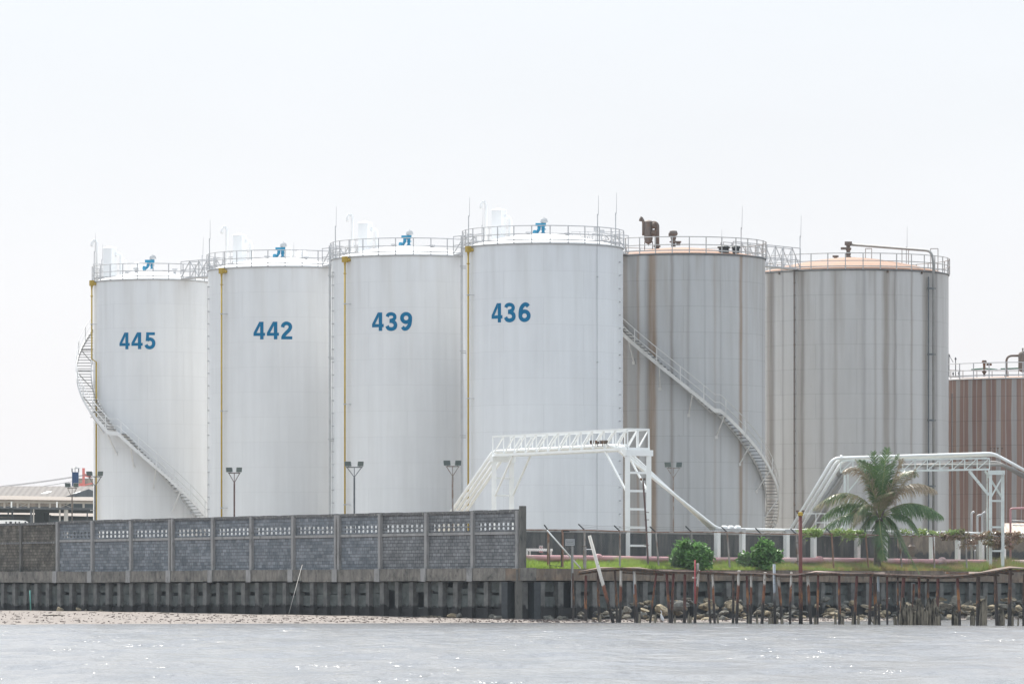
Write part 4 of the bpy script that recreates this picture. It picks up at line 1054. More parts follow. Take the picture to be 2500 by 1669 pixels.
for k in range(-4, 5): 
    m.bar(c + Vector((k*.055-.05,0,-.17)), c + Vector((k*.055+.05,0,.17)), .018); m.bar(c + Vector((k*.055+.05,-.01,-.17)), c + Vector((k*.055-.05,-.01,.17)), .018)
for z in (-.17,.17): m.bar(c + Vector((-.25,0,z)), c + Vector((.25,0,z)), .03)
for x in (-.25,.25): m.bar(c + Vector((x,0,-.17)), c + Vector((x,0,.17)), .03)
m.build('lattice_board', M['galv'], sp)
bp = thing('bollard_post', PR(1427,1400,.2), 'white post with dark cross plate beside the leaning white pole', 'post')
a = PR(1427.5,1388,.3); m = MB(); m.tube([a - Vector((0,0,.4)), Vector((a.x,a.y,zat(1334,a.y)))], .10, 8); m.build('post', M['postgrey'], bp)
m = MB(); m.bar(PR(1422,1333,.3), PR(1431,1333,.3), .12, .04); m.build('cross_plate', M['rustdark'], bp)
m = MB(); m.bar(PR(1431,1340,.3), PR(1446,1340,.3), .05); m.build('side_bar', M['white'], bp)

# ------------------------------------------------------------ ruined jetty
def pile_mat(name, top, z_split, mid=(.17,.07,.045), low=(.045,.04,.038), zl=1.15):
    t = NT(name); v = t.coord('Object', (1,1,.35)); g = t.n("NewGeometry").outputs['Position']; z = t.n("SeparateXYZ", {'Vector': g}).outputs[2]
    n1 = t.noise(v, 3, 5, .7); zz = t.n("Math", {0: n1, 1: 1.3, 2: z}, operation='MULTIPLY_ADD').outputs[0]
    up = t.n("MapRange", {'Value': zz, 'From Min': z_split+.6, 'From Max': z_split+.75}).outputs[0]
    dn = t.n("MapRange", {'Value': zz, 'From Min': zl+.5, 'From Max': zl+.8, 'To Min': 1, 'To Max': 0}).outputs[0]
    md = t.mix(mid, (.30,.14,.06), t.ramp(n1, [(.5,0),(.62,1)]))
    cc = t.mix(t.mix(md, top, up), low, dn); cc = t.mix(cc, (.10,.05,.03), t.ramp(t.noise(t.coord('Object'), 7, 4), [(.62,0),(.68,.8)]))
    t.bump(n1, .4, .03); return t.done(cc, .75, 0, .3)
M['p_white'] = pile_mat('white_topped_rusty_pile', (.52,.49,.45), 2.0)
M['p_red'] = pile_mat('red_brown_pile', (.14,.05,.045), 2.0, mid=(.10,.05,.042), zl=.8)
M['p_dark'] = pile_mat('dark_brown_pile', (.09,.06,.05), 2.0, mid=(.08,.05,.04))
M['p_grey'] = pile_mat('grey_pile', (.30,.33,.36), 1.7, mid=(.12,.12,.12))
def jY(px): return 277.5 + (px-1500)*(250-277.5)/1000
def jp(px, py, dy=0): return P(px, py, jY(px)+dy)
jet = thing('ruined_jetty', jp(1465,1510), 'collapsed rusty jetty of sagging plates on crooked steel piles along the shore', 'jetty')
deckpts = [(1412,1394),(1465,1386),(1514,1384),(1560,1386),(1602,1390),(1640,1391),(1672,1391),(1708,1392),(1750,1393.5),(1796,1395),(1830,1396),(1866,1397.5),(1905,1399),(1943,1400),(1970,1397),(1992,1395),(2060,1396),(2124,1397),(2160,1398),(2197,1400),(2242,1402),(2290,1403),(2334,1402),(2365,1400),(2392,1397),(2432,1391),(2465,1385),(2500,1386),(2560,1387)]
M['deck'] = plain('sun_bleached_rusty_plate', (.27,.20,.165), .6, .3, 1.5, (.13,.06,.04), (.52,.62), 1.2)
rj = random.Random(9)
i = 0
while i < len(deckpts)-1:
    k = min(i+rj.choice([3,4,5]), len(deckpts)-1); seg_ = deckpts[i:k+1]; m = MB(); vs = []
    tw = rj.uniform(-.05,.09) if i < 24 else .08
    for j, (px, py) in enumerate(seg_):
        f0 = jp(px, py, -.75); f1 = jp(px, py, .95); f1.z = f0.z + tw + .05*math.sin(px*.07) - .0
        vs += [f0, f1, f1-Vector((0,0,.06)), f0-Vector((0,0,.07+.03*math.sin(px*.05)))]
    fs = []
    for j in range(len(seg_)-1):
        for c_ in range(4): a, b = j*4+c_, j*4+(c_+1)%4; fs.append((a, b, b+4, a+4))
    n_ = len(vs); fs += [(3,2,1,0),(n_-4,n_-3,n_-2,n_-1)]
    m.add(vs, fs); m.build('deck_plate', M['deck'] if 0 < i < 22 else M['rustdark'], jet); i = k
m = MB(); pts = [jp(px, py, -.45) - Vector((0,0,.13)) for px, py in deckpts[2:]]; m.tube(pts, .055, 6); m.build('edge_beam', M['rustdark'], jet)
m = MB(); pts = [jp(px, py, .7) - Vector((0,0,.16)) for px, py in deckpts]; m.tube(pts, .055, 6); m.build('edge_beam', M['rustdark'], jet)
for a, b, z_ in ((1514,1620,8),(1600,1640,7),(1800,1870,8),(1850,1880,14),(1955,2010,9),(2310,2440,9),(2435,2475,6)):
    m = MB(); pa, pb = jp(a,1392+z_*.3,.2), jp(b,1392+z_,.3); m.para(pa, pb-pa, (0,.7,0), (0,0,-.1)); m.build('hanging_plate', M['rustdark'], jet)
# (top px, top y, bottom px, bottom y, half-width, material, dy)
PL_ = [(1397,1398,1398,1510,.075,'p_dark',0),(1428,1404,1431,1510,.10,'p_red',0),(1462,1396,1462,1511,.08,'p_dark',.4),(1500,1392,1505,1511,.07,'p_dark',.5),
 (1518,1388,1514,1511,.085,'p_white',-.4),(1546,1390,1549,1511,.07,'p_grey',.2),(1552,1394,1556,1512,.09,'p_white',-.3),(1601,1393,1583,1512,.075,'p_red',0),(1626,1395,1636,1513,.08,'p_red',0),
 (1643,1393,1641,1513,.08,'p_red',.3),(1670,1401,1673,1514,.085,'p_red',0),(1706,1391,1695,1514,.09,'p_white',-.5),(1731,1398,1734,1515,.07,'p_dark',.2),(1737,1397,1745,1515,.085,'p_white',-.3),
 (1789,1398,1787,1516,.075,'p_dark',-.2),(1804,1391,1800,1516,.085,'p_white',-.5),(1821,1404,1828,1517,.08,'p_red',.2),(1832,1398,1832,1517,.075,'p_white',-.2),(1866,1396,1861,1517,.085,'p_white',-.5),
 (1902,1404,1913,1518,.08,'p_white',0),(1933,1395,1928,1518,.09,'p_white',-.5),(1973,1401,1984,1519,.085,'p_white',0),(1999,1399,1995,1519,.085,'p_red',0),(2048,1401,2050,1520,.09,'p_red',0),
 (2092,1402,2088,1520,.085,'p_red',0),(2125,1400,2121,1521,.08,'p_red',-.2),(2137,1404,2139,1521,.09,'p_dark',.2),(2147,1402,2145,1521,.07,'p_grey',-.2),(2168,1404,2170,1521,.07,'p_red',.2),(2192,1403,2194,1522,.07,'p_dark',0),
 (2205,1406,2198,1522,.11,'p_red',-.3),(2241,1407,2246,1524,.09,'p_red',0),(2266,1410,2266,1524,.08,'p_dark',.5),(2290,1404,2285,1526,.09,'p_red',-.3),(2337,1408,2343,1526,.10,'p_red',0),(2390,1402,2388,1527,.11,'p_dark',0),
 (2432,1399,2436,1527,.10,'p_dark',-.1),(2467,1386,2464,1528,.11,'p_dark',-.4),(2500,1400,2499,1528,.08,'p_dark',0),(2230,1425,2228,1524,.07,'p_red',.6)]
for a, b, c_, d_, r_, mt, dy in PL_:
    a += rj.uniform(-3,3); c_ += rj.uniform(-3,3); r_ *= rj.uniform(.75,1.0); pa = jp(a, b, dy); pb = jp(c_, d_, dy); pb.z = min(pb.z, beachz(pb.x, pb.y)) - .3
    m = MB(); m.tube([pb, pa*.5+pb*.5+Vector((rj.uniform(-.03,.03),0,0)), pa], [r_*1.12, r_, r_*.95], 8); m.build('jetty_pile', M[mt], jet, smooth=True, ang=50)
pole('leaning_pole', 'thick white pole with rusty foot leaning in front of the jetty', [P(1498,1514,275.5) - Vector((0,0,.2)), P(1474,1432,275.8), P(1439,1307,276.2)], [.09,.10,.09], 'p_white')
rp_ = thing('red_mast', jp(1955,1520), 'tall rust-red pole with yellow cap standing through the jetty', 'pole')
pb = jp(1955,1519,-.5); m = MB(); m.tube([pb - Vector((0,0,.3)), jp(1954,1258,-.5)], [.115,.10], 10); m.build('pole', M['p_red'], rp_, smooth=True)
m = MB(); m.lathe(jp(1954,1258,-.5), [(.105,-.02),(.14,.0),(.14,.16),(.10,.2)], 10); m.build('cap', M['yellow'], rp_)
m = MB(); c = jp(1954,1251,-.5)
for dx in (-.16,.14): m.bar(c + Vector((dx,0,-.05)), c + Vector((dx*1.2,0,.14)), .06); m.bar(c + Vector((dx-.08,0,.1)), c + Vector((dx+.08,0,.1)), .07)
for y in (1324,1349,1370): p_ = jp(1949,y,-.5); m.bar(p_ + Vector((-.12,0,0)), p_ + Vector((.2,0,0)), .05)
m.build('clamps', M['rustdark'], rp_)
pole('marker_post', 'bright red stub post beside the first bush', [jp(1697,1472,-.8), jp(1697,1366,-.8)], .04, 'signred')
pole('marker_post', 'short white capped post between the first bush and jetty', [jp(1703,1400,-.6), jp(1704,1374,-.6)], .065, 'postgrey')
pole('marker_post', 'grey post standing in front of the second bush', [jp(1892,1518,-.6)-Vector((0,0,.2)), jp(1890,1376,-.6)], .075, 'p_grey')
M['teal'] = plain('teal_paint', (.10,.30,.27), .6, .2)
pole('marker_post', 'thin teal stake against the sea wall at far left', [P(75,1489,325), P(73,1440,325)], .045, 'teal')
pole('bamboo_pole', 'thin bamboo pole leaning on the block wall', [P(705,1497,292), P(738,1378,297)], .02, 'mesh')
m = MB(); m.bar(P(1700,1409,276), P(1690,1409,276), .09); tag(m.build('mooring_stub', M['p_white'], loc=P(1695,1409,276)), 'short orange stub sticking out of the white leaning pile', 'stub')

# ------------------------------------------------------------ timber stumps in the shallows
def stump(px, pyt, pyb, wpx, seed, dy=0, mat='stump'):
    rs = random.Random(seed); Y = jY(px)+dy; c = P(px, pyb, Y); h = (pyb-pyt)*Y/F; r0 = wpx*Y/F/2; zb0 = min(c.z, beachz(c.x, c.y)) - .3
    seg = 12; m = MB(); vs = []; rows = 6
    for j in range(rows+1):
        u = j/rows
        for k in range(seg):
            an = 2*math.pi*k/seg; rr = r0*(1.05 - .18*u + .12*math.sin(3*an+seed) + .08*math.sin(5*an+seed*2+u*2))
            z = zb0 + (c.z + h - zb0)*u
            if j == rows: z += h*(.26*math.sin(an+seed) + rs.uniform(-.25,.12)); rr *= .7
            vs.append((c.x + rr*math.cos(an) + .1*h*u*math.sin(seed), c.y + rr*math.sin(an), z))
    fs = [(j*seg+k, j*seg+(k+1)%seg, (j+1)*seg+(k+1)%seg, (j+1)*seg+k) for j in range(rows) for k in range(seg)]
    vs.append((c.x, c.y, c.z + h*.55)); t_ = len(vs)-1
    fs += [(rows*seg+k, rows*seg+(k+1)%seg, t_) for k in range(seg)]
    m.add(vs, fs); return m.build('timber_stump', M[mat], loc=c)
t = NT('weathered_dark_timber'); v = t.coord('Object', (1,1,.15)); n1 = t.noise(v, 3.2, 6, .75)
cc = t.mix((.018,.016,.014), (.25,.22,.17), t.ramp(n1, [(.42,0),(.60,1)])); t.bump(n1, 1.0, .08); M['stump'] = t.done(cc, .9, 0, .2)
big = [(2201,1484,1527,24,-1.2),(2215,1474,1528,26,-1.0),(2232,1476,1528,28,-1.4),(2249,1478,1528,24,-1.1),(2263,1474,1528,22,-1.5),(2279,1465,1527,30,-1.1),(2240,1470,1526,28,-.4),(2222,1486,1529,16,-1.9),(2289,1490,1528,18,-1.6)]
labs = ['leftmost of the thick jagged timber stumps clustered in the shallows']
for i, (px, a, b, w_, dy) in enumerate(big):
    o = stump(px, a, b, w_, i*3+1, dy)
    tag(o, 'thick jagged timber stump in the dense cluster standing in the shallows', 'stump', 'cluster of thick timber stumps')
for px, a, b, w_, lb in ((2336,1494,1526,20,'isolated squat pointed stump right of the stump cluster'),(2375,1490,1526,13,'narrow jagged stump with side twig, second right of the cluster'),(2396,1462,1527,22,'tallest thick stump against the brown jetty pile at right'),
                         (2448,1488,1527,15,'leaning grey stump, second from the right edge group'),(2469,1487,1528,15,'stump clasping the dark jetty pile near the right edge'),(2484,1505,1527,5,'tiny spike stump nearest the right edge')):
    tag(stump(px, a, b, w_, px, 0), lb, 'stump')
for i, (px, h) in enumerate(((1648,15),(1680,20),(1684,12),(1752,18),(1849,22),(1881,16),(1887,20),(1897,14),(1908,12),(1988,15),(2040,20),(2056,18),(2060,14),(2082,24),(2094,20),(2133,16),(2184,18),(2188,17),(2142,14),(1555,22),(1560,20),(1599,20),(1465,14),(1830,20),(1994,16))):
    y = 1511+(px-1400)*.0135; tag(stump(px, y-h, y, 5.5+i%3, i+50, -.6+.2*(i%4)), 'small dark pointed stake stump at the waterline under the jetty', 'stump', 'small pointed stakes at the waterline')
# ------------------------------------------------------------ rocks
import bmesh
t = NT('riprap_stone'); v = t.coord('Object'); oi = t.n("ObjectInfo").outputs['Random']
n1 = t.noise(v, 2.5, 6, .65)
cc = t.mix((.30,.245,.165), (.15,.145,.13), t.ramp(oi, [(.3,0),(.6,1)])); cc = t.mix(cc, t.ramp(n1, [(.3,.6),(.7,1.25)]), 1, 'MULTIPLY')
cc = t.mix(cc, (.045,.045,.04), t.ramp(t.noise(v, 1.6, 6), [(.47,0),(.62,.85)])); t.bump(n1, .6, .06); M['rock'] = t.done(cc, .9, 0, .2)
rockmesh = []
for k in range(9):
    rr = random.Random(100+k); bm = bmesh.new(); bmesh.ops.create_icosphere(bm, subdivisions=2, radius=1)
    pl_ = [(Vector((rr.gauss(0,1), rr.gauss(0,1), rr.gauss(0,1))).normalized(), rr.uniform(.30,.70)) for _ in range(9)]
    for v_k in bm.verts:
        p = v_k.co.copy()
        for n_, d_ in pl_:
            e = p.dot(n_)-d_
            if e > 0: p -= n_*e
        v_k.co = p + p.normalized()*rr.uniform(-.05,.05)
    me = bpy.data.meshes.new('riprap_rock'); bm.to_mesh(me); bm.free(); me.materials.append(M['rock']); rockmesh.append(me)
def rock(p, sx, sy, sz, rz, tilt, k, label=None, group='riprap rocks heaped below the sea wall', name='riprap_rock'):
    o = bpy.data.objects.new(name, rockmesh[k % 9]); col.objects.link(o); o.location = p; o.scale = (sx, sy, sz); o.rotation_euler = (tilt, tilt*.5, rz)
    tag(o, label or 'angular grey-brown rock in the heap below the sea wall', 'rock', None if label else group); return o
rr = random.Random(77)
def rockpt(px, off): q_ = onR(px, -off); return q_
n_r = 0
while n_r < 285:
    px = rr.uniform(1385, 2560); dens = min(1, (px-1330)/280)
    if rr.random() > dens: continue
    off = abs(rr.gauss(0, .8 + 1.6*dens))
    off = min(off, 5.5*dens+.5) + .35
    q_ = rockpt(px, off); g_ = beachz(q_.x, q_.y); hp = max(0, (1.35*dens)*(1-off/5.0))
    s_ = rr.uniform(.15,.38)*(.6+.5*dens)*(1.25 if px > 2200 else 1)
    rock((q_.x, q_.y, g_ + rr.uniform(0, hp) + s_*.1), s_*rr.uniform(.9,1.5), s_, s_*rr.uniform(.38,.65), rr.uniform(0,6.3), rr.uniform(-.4,.4), rr.randrange(9)); n_r += 1
for px, py, sx, sz, lb in ((1613,1488,.62,.36,'pale tan flat-topped boulder just behind the white egret'),(1655,1478,.85,.38,'large pale boulder tilted between two red piles right of the egret'),(1722,1476,.7,.4,'big brown boulder leaning behind the white leaning pile'),
    (1790,1480,.8,.45,'broad triangular pale boulder in the middle of the rock heap'),(1765,1494,.5,.2,'flat tan slab rock at the foot of the heap'),(2298,1460,.62,.22,'light tan flat slab on top of the heap right of the stump cluster'),(2310,1482,.85,.36,'large rounded tan boulder right of the stump cluster'),
    (2330,1470,.55,.5,'dark upright boulder beside the light slab'),(2365,1482,.8,.25,'long low tan slab rock towards the right edge'),(2425,1483,.7,.22,'flat grey slab between right piles'),(2488,1486,.6,.3,'tan boulder at the right edge'),(1530,1487,.35,.25,'dark rounded rock by the white leaning pole foot'),(1572,1490,.45,.18,'small flat pale rock left of the egret')):
    q_ = onR(px, -3.6 if px < 2200 else -5.5); Yq = min(q_.y, shoreY(q_.x)+30); p_ = P(px, py, Yq); o = rock((p_.x, p_.y, max(p_.z, beachz(p_.x,p_.y)+.05)), sx, sx*.8, sz, .3*px, .12*math.sin(px), int(px) % 9, lb)
for i, (px, py, s_) in enumerate(((145,1484,.28),(1100,1500,.4),(1120,1498,.25),(1218,1500,.32),(1200,1503,.22),(1340,1503,.35),(190,1487,.2),(1375,1504,.25),(1365,1506,.2))):
    q_ = onL(px, -.7) if px < 1260 else onR(px, -.8); rock((q_.x, q_.y, beachz(q_.x,q_.y)+.08), s_*1.4, s_, s_*.9, i, .1, i, 'stray rock lying at the foot of the sea wall piles', None); col.objects[-1]['group'] = 'stray rocks at the foot of the sea wall'

# beach debris: sticks, shells and rubbish nobody could count
m = MB(); rd = random.Random(31)
for _ in range(2600):
    px = rd.uniform(-60, 2560); X_ = (px-1250)*290/F; ys, yb = shoreY(X_), bankY(X_)
    y = ys + (yb-ys)*rd.random()**1.6*(.9 if px < 1300 else .7); x = (px-1250)*y/F; z = beachz(x, y)
    if z < .01: continue
    L = rd.choice([.04,.06,.08,.1,.22]) * rd.uniform(.6,1.4); a = rd.uniform(0,3.14) if rd.random() < .6 else rd.gauss(0,.3)
    m.para((x, y, z-.01), (L*math.cos(a), L*math.sin(a), rd.uniform(-.01,.01)), (-.05*math.sin(a), .05*math.cos(a), 0), (0,0,rd.uniform(.015,.06)))
M['debris'] = plain('driftwood_scraps', (.13,.10,.09), .9, .5, .6, (.45,.40,.36), (.55,.58), 1.3)
tag(m.build('beach_debris', M['debris'], loc=(0,275,0)), 'scattered driftwood scraps and shells on the strip of beach', 'debris', kind='stuff')
def log(px, py, L, r_, ang, lb):
    Yg = E*F/(py-HZ); x = (px-1250)*Yg/F; Yg = max(Yg, shoreY(x)+.5)
    for _ in range(12): Yg = (E-beachz(x, Yg))*F/(py-HZ); x = (px-1250)*Yg/F; Yg = min(max(Yg, shoreY(x)+.5), bankY(x)-1)
    z = beachz(x, Yg) + r_*.7; d_ = Vector((math.cos(ang), math.sin(ang), 0))*L/2; c = Vector((x, Yg, z))
    m = MB(); m.tube([c-d_, c+Vector((0,0,.03)), c+d_], [r_*.7, r_, r_*.8], 7); tag(m.build('driftwood_log', M['stump'], loc=c), lb, 'log')
log(1061,1511,1.2,.05,.0,'long dark plank lying on the beach below the vent-hole wall')
log(131,1514,1.3,.035,.03,'thin long stick on the beach at far left')
log(270,1506,.3,.06,.2,'short dark block of wood on the left beach')
log(247,1505,.2,.06,.9,'small dark lump of wood left of the short block')
log(400,1510,.7,.03,.1,'thin stick on the beach under the third wall bay')
bt = thing('driftwood_branch', jp(2110,1515), 'bent grey driftwood branch lying at the water edge under the jetty', 'branch')
m = MB(); m.tube([jp(2103,1501,2)+Vector((0,0,0)), jp(2115,1503,2), jp(2125,1512,1), jp(2132,1518,1), jp(2146,1519,1)], [.03,.045,.05,.05,.03], 6); m.build('branch', M['stump'], bt)
m = MB(); c = P(1416,1610,E*F/(1610-HZ)); m.tube([c+Vector((-.05,0,.0)), c+Vector((.02,0,.02)), c+Vector((.07,0,.0))], [.008,.018,.008], 7); tag(m.build('floating_scrap', M['stump'], loc=c), 'small brown scrap floating on the open river', 'flotsam')

# white egret standing in front of the rocks
eg = thing('egret', jp(1616,1508,2.2), 'white egret standing upright at the foot of the rocks', 'bird')
M['feather'] = plain('white_feather', (.72,.73,.74), .7, .05); M['beak'] = plain('yellow_beak', (.45,.33,.08), .5, .1)
b0 = jp(1616,1509,2.2); gz_ = beachz(b0.x, b0.y); b0.z = gz_; k = .98
def e_(x, z): return b0 + Vector((x*k, 0, z*k))
pts = catmull([e_(.10,.16), e_(.05,.24), e_(.0,.36), e_(-.03,.46), e_(-.05,.54), e_(-.02,.60), e_(-.02,.66), e_(-.05,.71), e_(-.075,.735), e_(-.10,.735)], 4)
rs_ = [.012,.03,.05,.062,.07,.075,.08,.082,.082,.078,.07,.06,.052,.045,.038,.032,.027,.024,.022,.021,.020,.019,.019,.019,.019,.020,.021,.023,.026,.028,.028,.026,.022,.018,.014,.011,.009]
rs_ = (rs_ + [.009]*50)[:len(pts)]
m = MB(); m.tube(pts, rs_, 12); m.build('body', M['feather'], eg, smooth=True)
m = MB(); m.tube([e_(-.09,.735), e_(-.19,.725)], [.011,.002], 6); m.build('beak', M['beak'], eg)
m = MB(); m.add([e_(.02,.50)+Vector((0,-.07,0)), e_(.06,.36)+Vector((0,-.065,0)), e_(.15,.12)+Vector((0,-.02,0)), e_(.04,.28)+Vector((0,-.07,0)),
                 e_(.02,.50)+Vector((0,-.05,0)), e_(.07,.36)+Vector((0,-.04,0)), e_(.15,.12), e_(.03,.28)+Vector((0,-.05,0))], [(0,1,2,3),(7,6,5,4),(0,4,5,1),(1,5,6,2),(2,6,7,3),(3,7,4,0)]); m.build('wing', M['feather'], eg, smooth=True)
for dx in (-.025,.03):
    m = MB(); m.tube([e_(dx,.27)+Vector((0,.01,0)), e_(dx+.01,.13), e_(dx-.005,0)], [.012,.007,.006], 6); m.tube([e_(dx-.005,.006), e_(dx-.06,.004)], .005, 4); m.build('leg', M['black'], eg)

# ------------------------------------------------------------ vegetation
def leaf_mat(name, c1, c2, c3=None, trans=.42, th=(.35,.65), sc=1.8):
    t = NT(name); v = t.coord('Object'); n1 = t.noise(v, sc, 4); n2 = t.noise(v, 14, 2)
    cc = t.mix(c1, c2, t.ramp(n1, [(th[0],0),(th[1],1)]))
    if c3: cc = t.mix(cc, c3, t.ramp(n2, [(.55,0),(.68,1)]))
    t.b.inputs['Transmission Weight'].default_value = 0
    m_ = t.done(cc, .34, 0, .5); tr = t.n("BsdfTranslucent"); t.link(cc, tr.inputs[0]); mx = t.n("MixShader", {0: trans})
    t.link(t.b.outputs[0], mx.inputs[1]); t.link(tr.outputs[0], mx.inputs[2]); t.link(mx.outputs[0], t.t.nodes["Material Output"].inputs[0]); return m_
M['leaf'] = leaf_mat('glossy_bush_leaf', (.07,.17,.045), (.13,.28,.07), (.30,.42,.18))
M['palm_green'] = leaf_mat('palm_green_leaflet', (.055,.12,.045), (.10,.18,.06), (.20,.26,.10), .3)
M['palm_dry'] = leaf_mat('dry_palm_leaflet', (.26,.20,.14), (.34,.27,.19), (.10,.11,.06), .25)
M['palm_mix'] = leaf_mat('half_dry_palm_leaflet', (.10,.15,.06), (.32,.27,.18), (.20,.23,.10), .25, (.4,.55), 1.2)
M['vine'] = leaf_mat('climbing_vine_leaf', (.20,.32,.08), (.28,.36,.11), (.36,.38,.16), .3)
M['vinedry'] = leaf_mat('dry_vine_leaf', (.27,.18,.13), (.22,.25,.09), (.36,.30,.15), .3, (.45,.6), .5)
def gmat():
    t = NT('bank_grass'); g = t.n("NewGeometry").outputs['Position']; x = t.n("SeparateXYZ", {'Vector': g}).outputs[0]
    f = t.n("MapRange", {'Value': x, 'From Min': 5, 'From Max': 19}).outputs[0]
    n1 = t.noise(t.n("Mapping", {'Vector': g}).outputs[0], .8, 5); n2 = t.noise(t.n("Mapping", {'Vector': g}).outputs[0], 7, 3)
    a = t.mix((.26,.40,.06), (.36,.46,.11), n2); b = t.mix((.22,.30,.08), (.34,.27,.13), t.ramp(n1, [(.42,0),(.6,1)]))
    cc = t.mix(a, b, f); m_ = t.done(cc, .7, 0, .2); tr = t.n("BsdfTranslucent"); t.link(cc, tr.inputs[0]); mx = t.n("MixShader", {0: .35})
    t.link(t.b.outputs[0], mx.inputs[1]); t.link(tr.outputs[0], mx.inputs[2]); t.link(mx.outputs[0], t.t.nodes["Material Output"].inputs[0]); return m_
M['grass'] = gmat()
m = MB(); rg = random.Random(5)
V_ = m.v; F_ = m.f
bm_h = lambda off: 3.07 + .32*max(0, min(1, (off-.6)/1.5))
# low earth berm carrying the grass
bz = MB(); vs = []
for i in range(61):
    for off in (.45, 1.0, 1.6, 2.2, 3.0, 3.9):
        t_ = .296*off+.75 + i*.93; q_ = C0 + dR*t_ + nR*off; vs.append((q_.x, q_.y, bm_h(off)-.02+.03*math.sin(t_*2+off)))
bz.add(vs, [(i*6+j, i*6+j+6, i*6+j+7, i*6+j+1) for i in range(60) for j in range(5)])
M['soil'] = plain('bank_soil', (.13,.11,.06), .95, .3, 1.5, (.10,.14,.035), (.42,.55), .8)
tag(bz.build('bank', M['soil'], smooth=True), kind='structure')
for _ in range(42000):
    off = rg.uniform(.35, 2.9) if rg.random() < .8 else rg.uniform(.2,.7); t_ = rg.uniform(.296*off+.75, 54)
    q_ = C0 + dR*t_ + nR*off; x, y = q_.x, q_.y; px = 1250 + x*F/y
    h = rg.uniform(.14,.38)*(1+ .5*math.sin(t_*.9)*math.sin(t_*.37))
    if px > 2400: h *= 1.6 + .6*math.sin((px-2400)*.02)
    if 1640 < px < 1740 or 1790 < px < 1905: h *= .7
    if off < .8: h *= .75
    a = rg.uniform(0, 6.3); w_ = rg.uniform(.012,.03); z = bm_h(off)-.03; lx, ly = rg.gauss(0,.35)*h, rg.gauss(0,.3)*h
    n_ = len(V_); dx, dy = math.cos(a)*w_, math.sin(a)*w_
    V_ += [Vector((x-dx,y-dy,z)), Vector((x+dx,y+dy,z)), Vector((x+lx,y+ly,z+h))]; F_.append((n_, n_+1, n_+2))
tag(m.build('grass', M['grass'], loc=(10,290,3)), 'short green grass and weeds along the top of the bank behind the fence', 'grass', kind='stuff')

def bush(label, c, lumps_, nleaf, seed):
    rb = random.Random(seed); root = thing('bush', c, label, 'bush'); m = MB(); V_ = m.v; F_ = m.f
    tot = sum(l[3]**2 for l in lumps_)
    for dx, dy, dz, r_ in lumps_:
        nl = int(nleaf*r_*r_/tot); cc_ = Vector((c.x+dx, c.y+dy, c.z+dz))
        # sub-clumps give light and dark groups
        cl = [Vector((rb.gauss(0,1), rb.gauss(0,1), rb.gauss(0,.9))).normalized()*r_*rb.uniform(.45,.95) for _ in range(26)]
        for _ in range(nl):
            p = cc_ + rb.choice(cl) + Vector((rb.gauss(0,1), rb.gauss(0,1), rb.gauss(0,1)))*r_*rb.choice([.13,.16,.3])
            if p.z < c.z+.02: continue
            L = rb.uniform(.11,.20); n_ = Vector((rb.gauss(0,1), rb.gauss(0,1)-.3, rb.gauss(0,1)+.7)).normalized(); u = n_.orthogonal().normalized()
            u = (Matrix.Rotation(rb.uniform(0,6.3), 3, n_) @ u)*L; w_ = n_.cross(u)*.42; k = len(V_)
            V_ += [p-u, p+w_, p+u-n_*L*.3, p-w_]; F_.append((k,k+1,k+2,k+3))
    m.build('foliage', M['leaf'], root)
    m = MB()
    for _ in range(9):
        a = rb.uniform(0,6.3); l_ = rb.choice(lumps_); e = Vector((c.x+l_[0]+rb.uniform(-.4,.4)*l_[3], c.y+l_[1]+.3*math.sin(a), c.z+l_[2]+l_[3]*rb.uniform(.2,.7)))
        s_ = Vector((c.x+l_[0]*.4, c.y, c.z-.1)); m.tube([s_, (s_+e)/2+Vector((.08*math.cos(a),0,-.05)), e], [.045,.03,.012], 6)
    m.build('stem', M['stump'], root)
q_ = onR(1688, .55); c = Vector((q_.x, q_.y-.3, 3.0))
bush('dense round glossy bush on the bank, left of the two', c, [(0,0,.75,.78),(-.65,0,.55,.55),(.65,0,.7,.58),(-.3,0,1.25,.55),(.4,0,1.25,.45),(-.7,.1,1.0,.42),(.95,0,.95,.32),(.15,-.2,.4,.7)], 6500, 1)
q_ = onR(1862, .55); c = Vector((q_.x, q_.y-.3, 3.0))
bush('irregular bush with a taller crown and low left lobe, right of the two', c, [(.05,0,.75,.72),(.05,0,1.45,.45),(-.15,0,1.15,.5),(.6,0,.85,.42),(-1.1,0,.65,.42),(-1.35,0,.4,.35),(-.6,.1,.6,.45),(.85,0,.9,.3),(.35,0,1.3,.4)], 5500, 2)

# coconut palm
pc = onR(2142, 1.2); Yp = pc.y
palm = thing('palm_tree', Vector((pc.x, pc.y, 3.1)), 'short coconut palm with green and dried brown fronds behind the fence', 'palm tree')
cr = P(2147, 1262, Yp)
M['trunk'] = plain('palm_trunk_bark', (.13,.11,.09), .9, .35, 5, (.06,.05,.04), (.5,.6), 3, (1,1,3), .6)
m = MB(); base = Vector((P(2142,0,Yp).x, Yp, 3.0)); m.tube(catmull([base, base+Vector((.0,0,.7)), base+Vector((.03,0,1.7)), cr-Vector((0,0,.1))], 5), [.36,.32,.27,.25,.24,.23,.22,.21,.20,.20,.20,.20,.21,.22,.24,.24][:16], 12)
m.build('trunk', M['trunk'], palm, smooth=True)
m = MB(); rb = random.Random(4)
for k in range(22):
    a = rb.uniform(0,6.3); p = cr + Vector((.16*math.cos(a), .16*math.sin(a), rb.uniform(-.3,.25))); m.tube([p, p+Vector((.22*math.cos(a), .22*math.sin(a), rb.uniform(.15,.45)))], [.06,.02], 5)
m.build('leaf_sheath', M['rustmid'], palm)
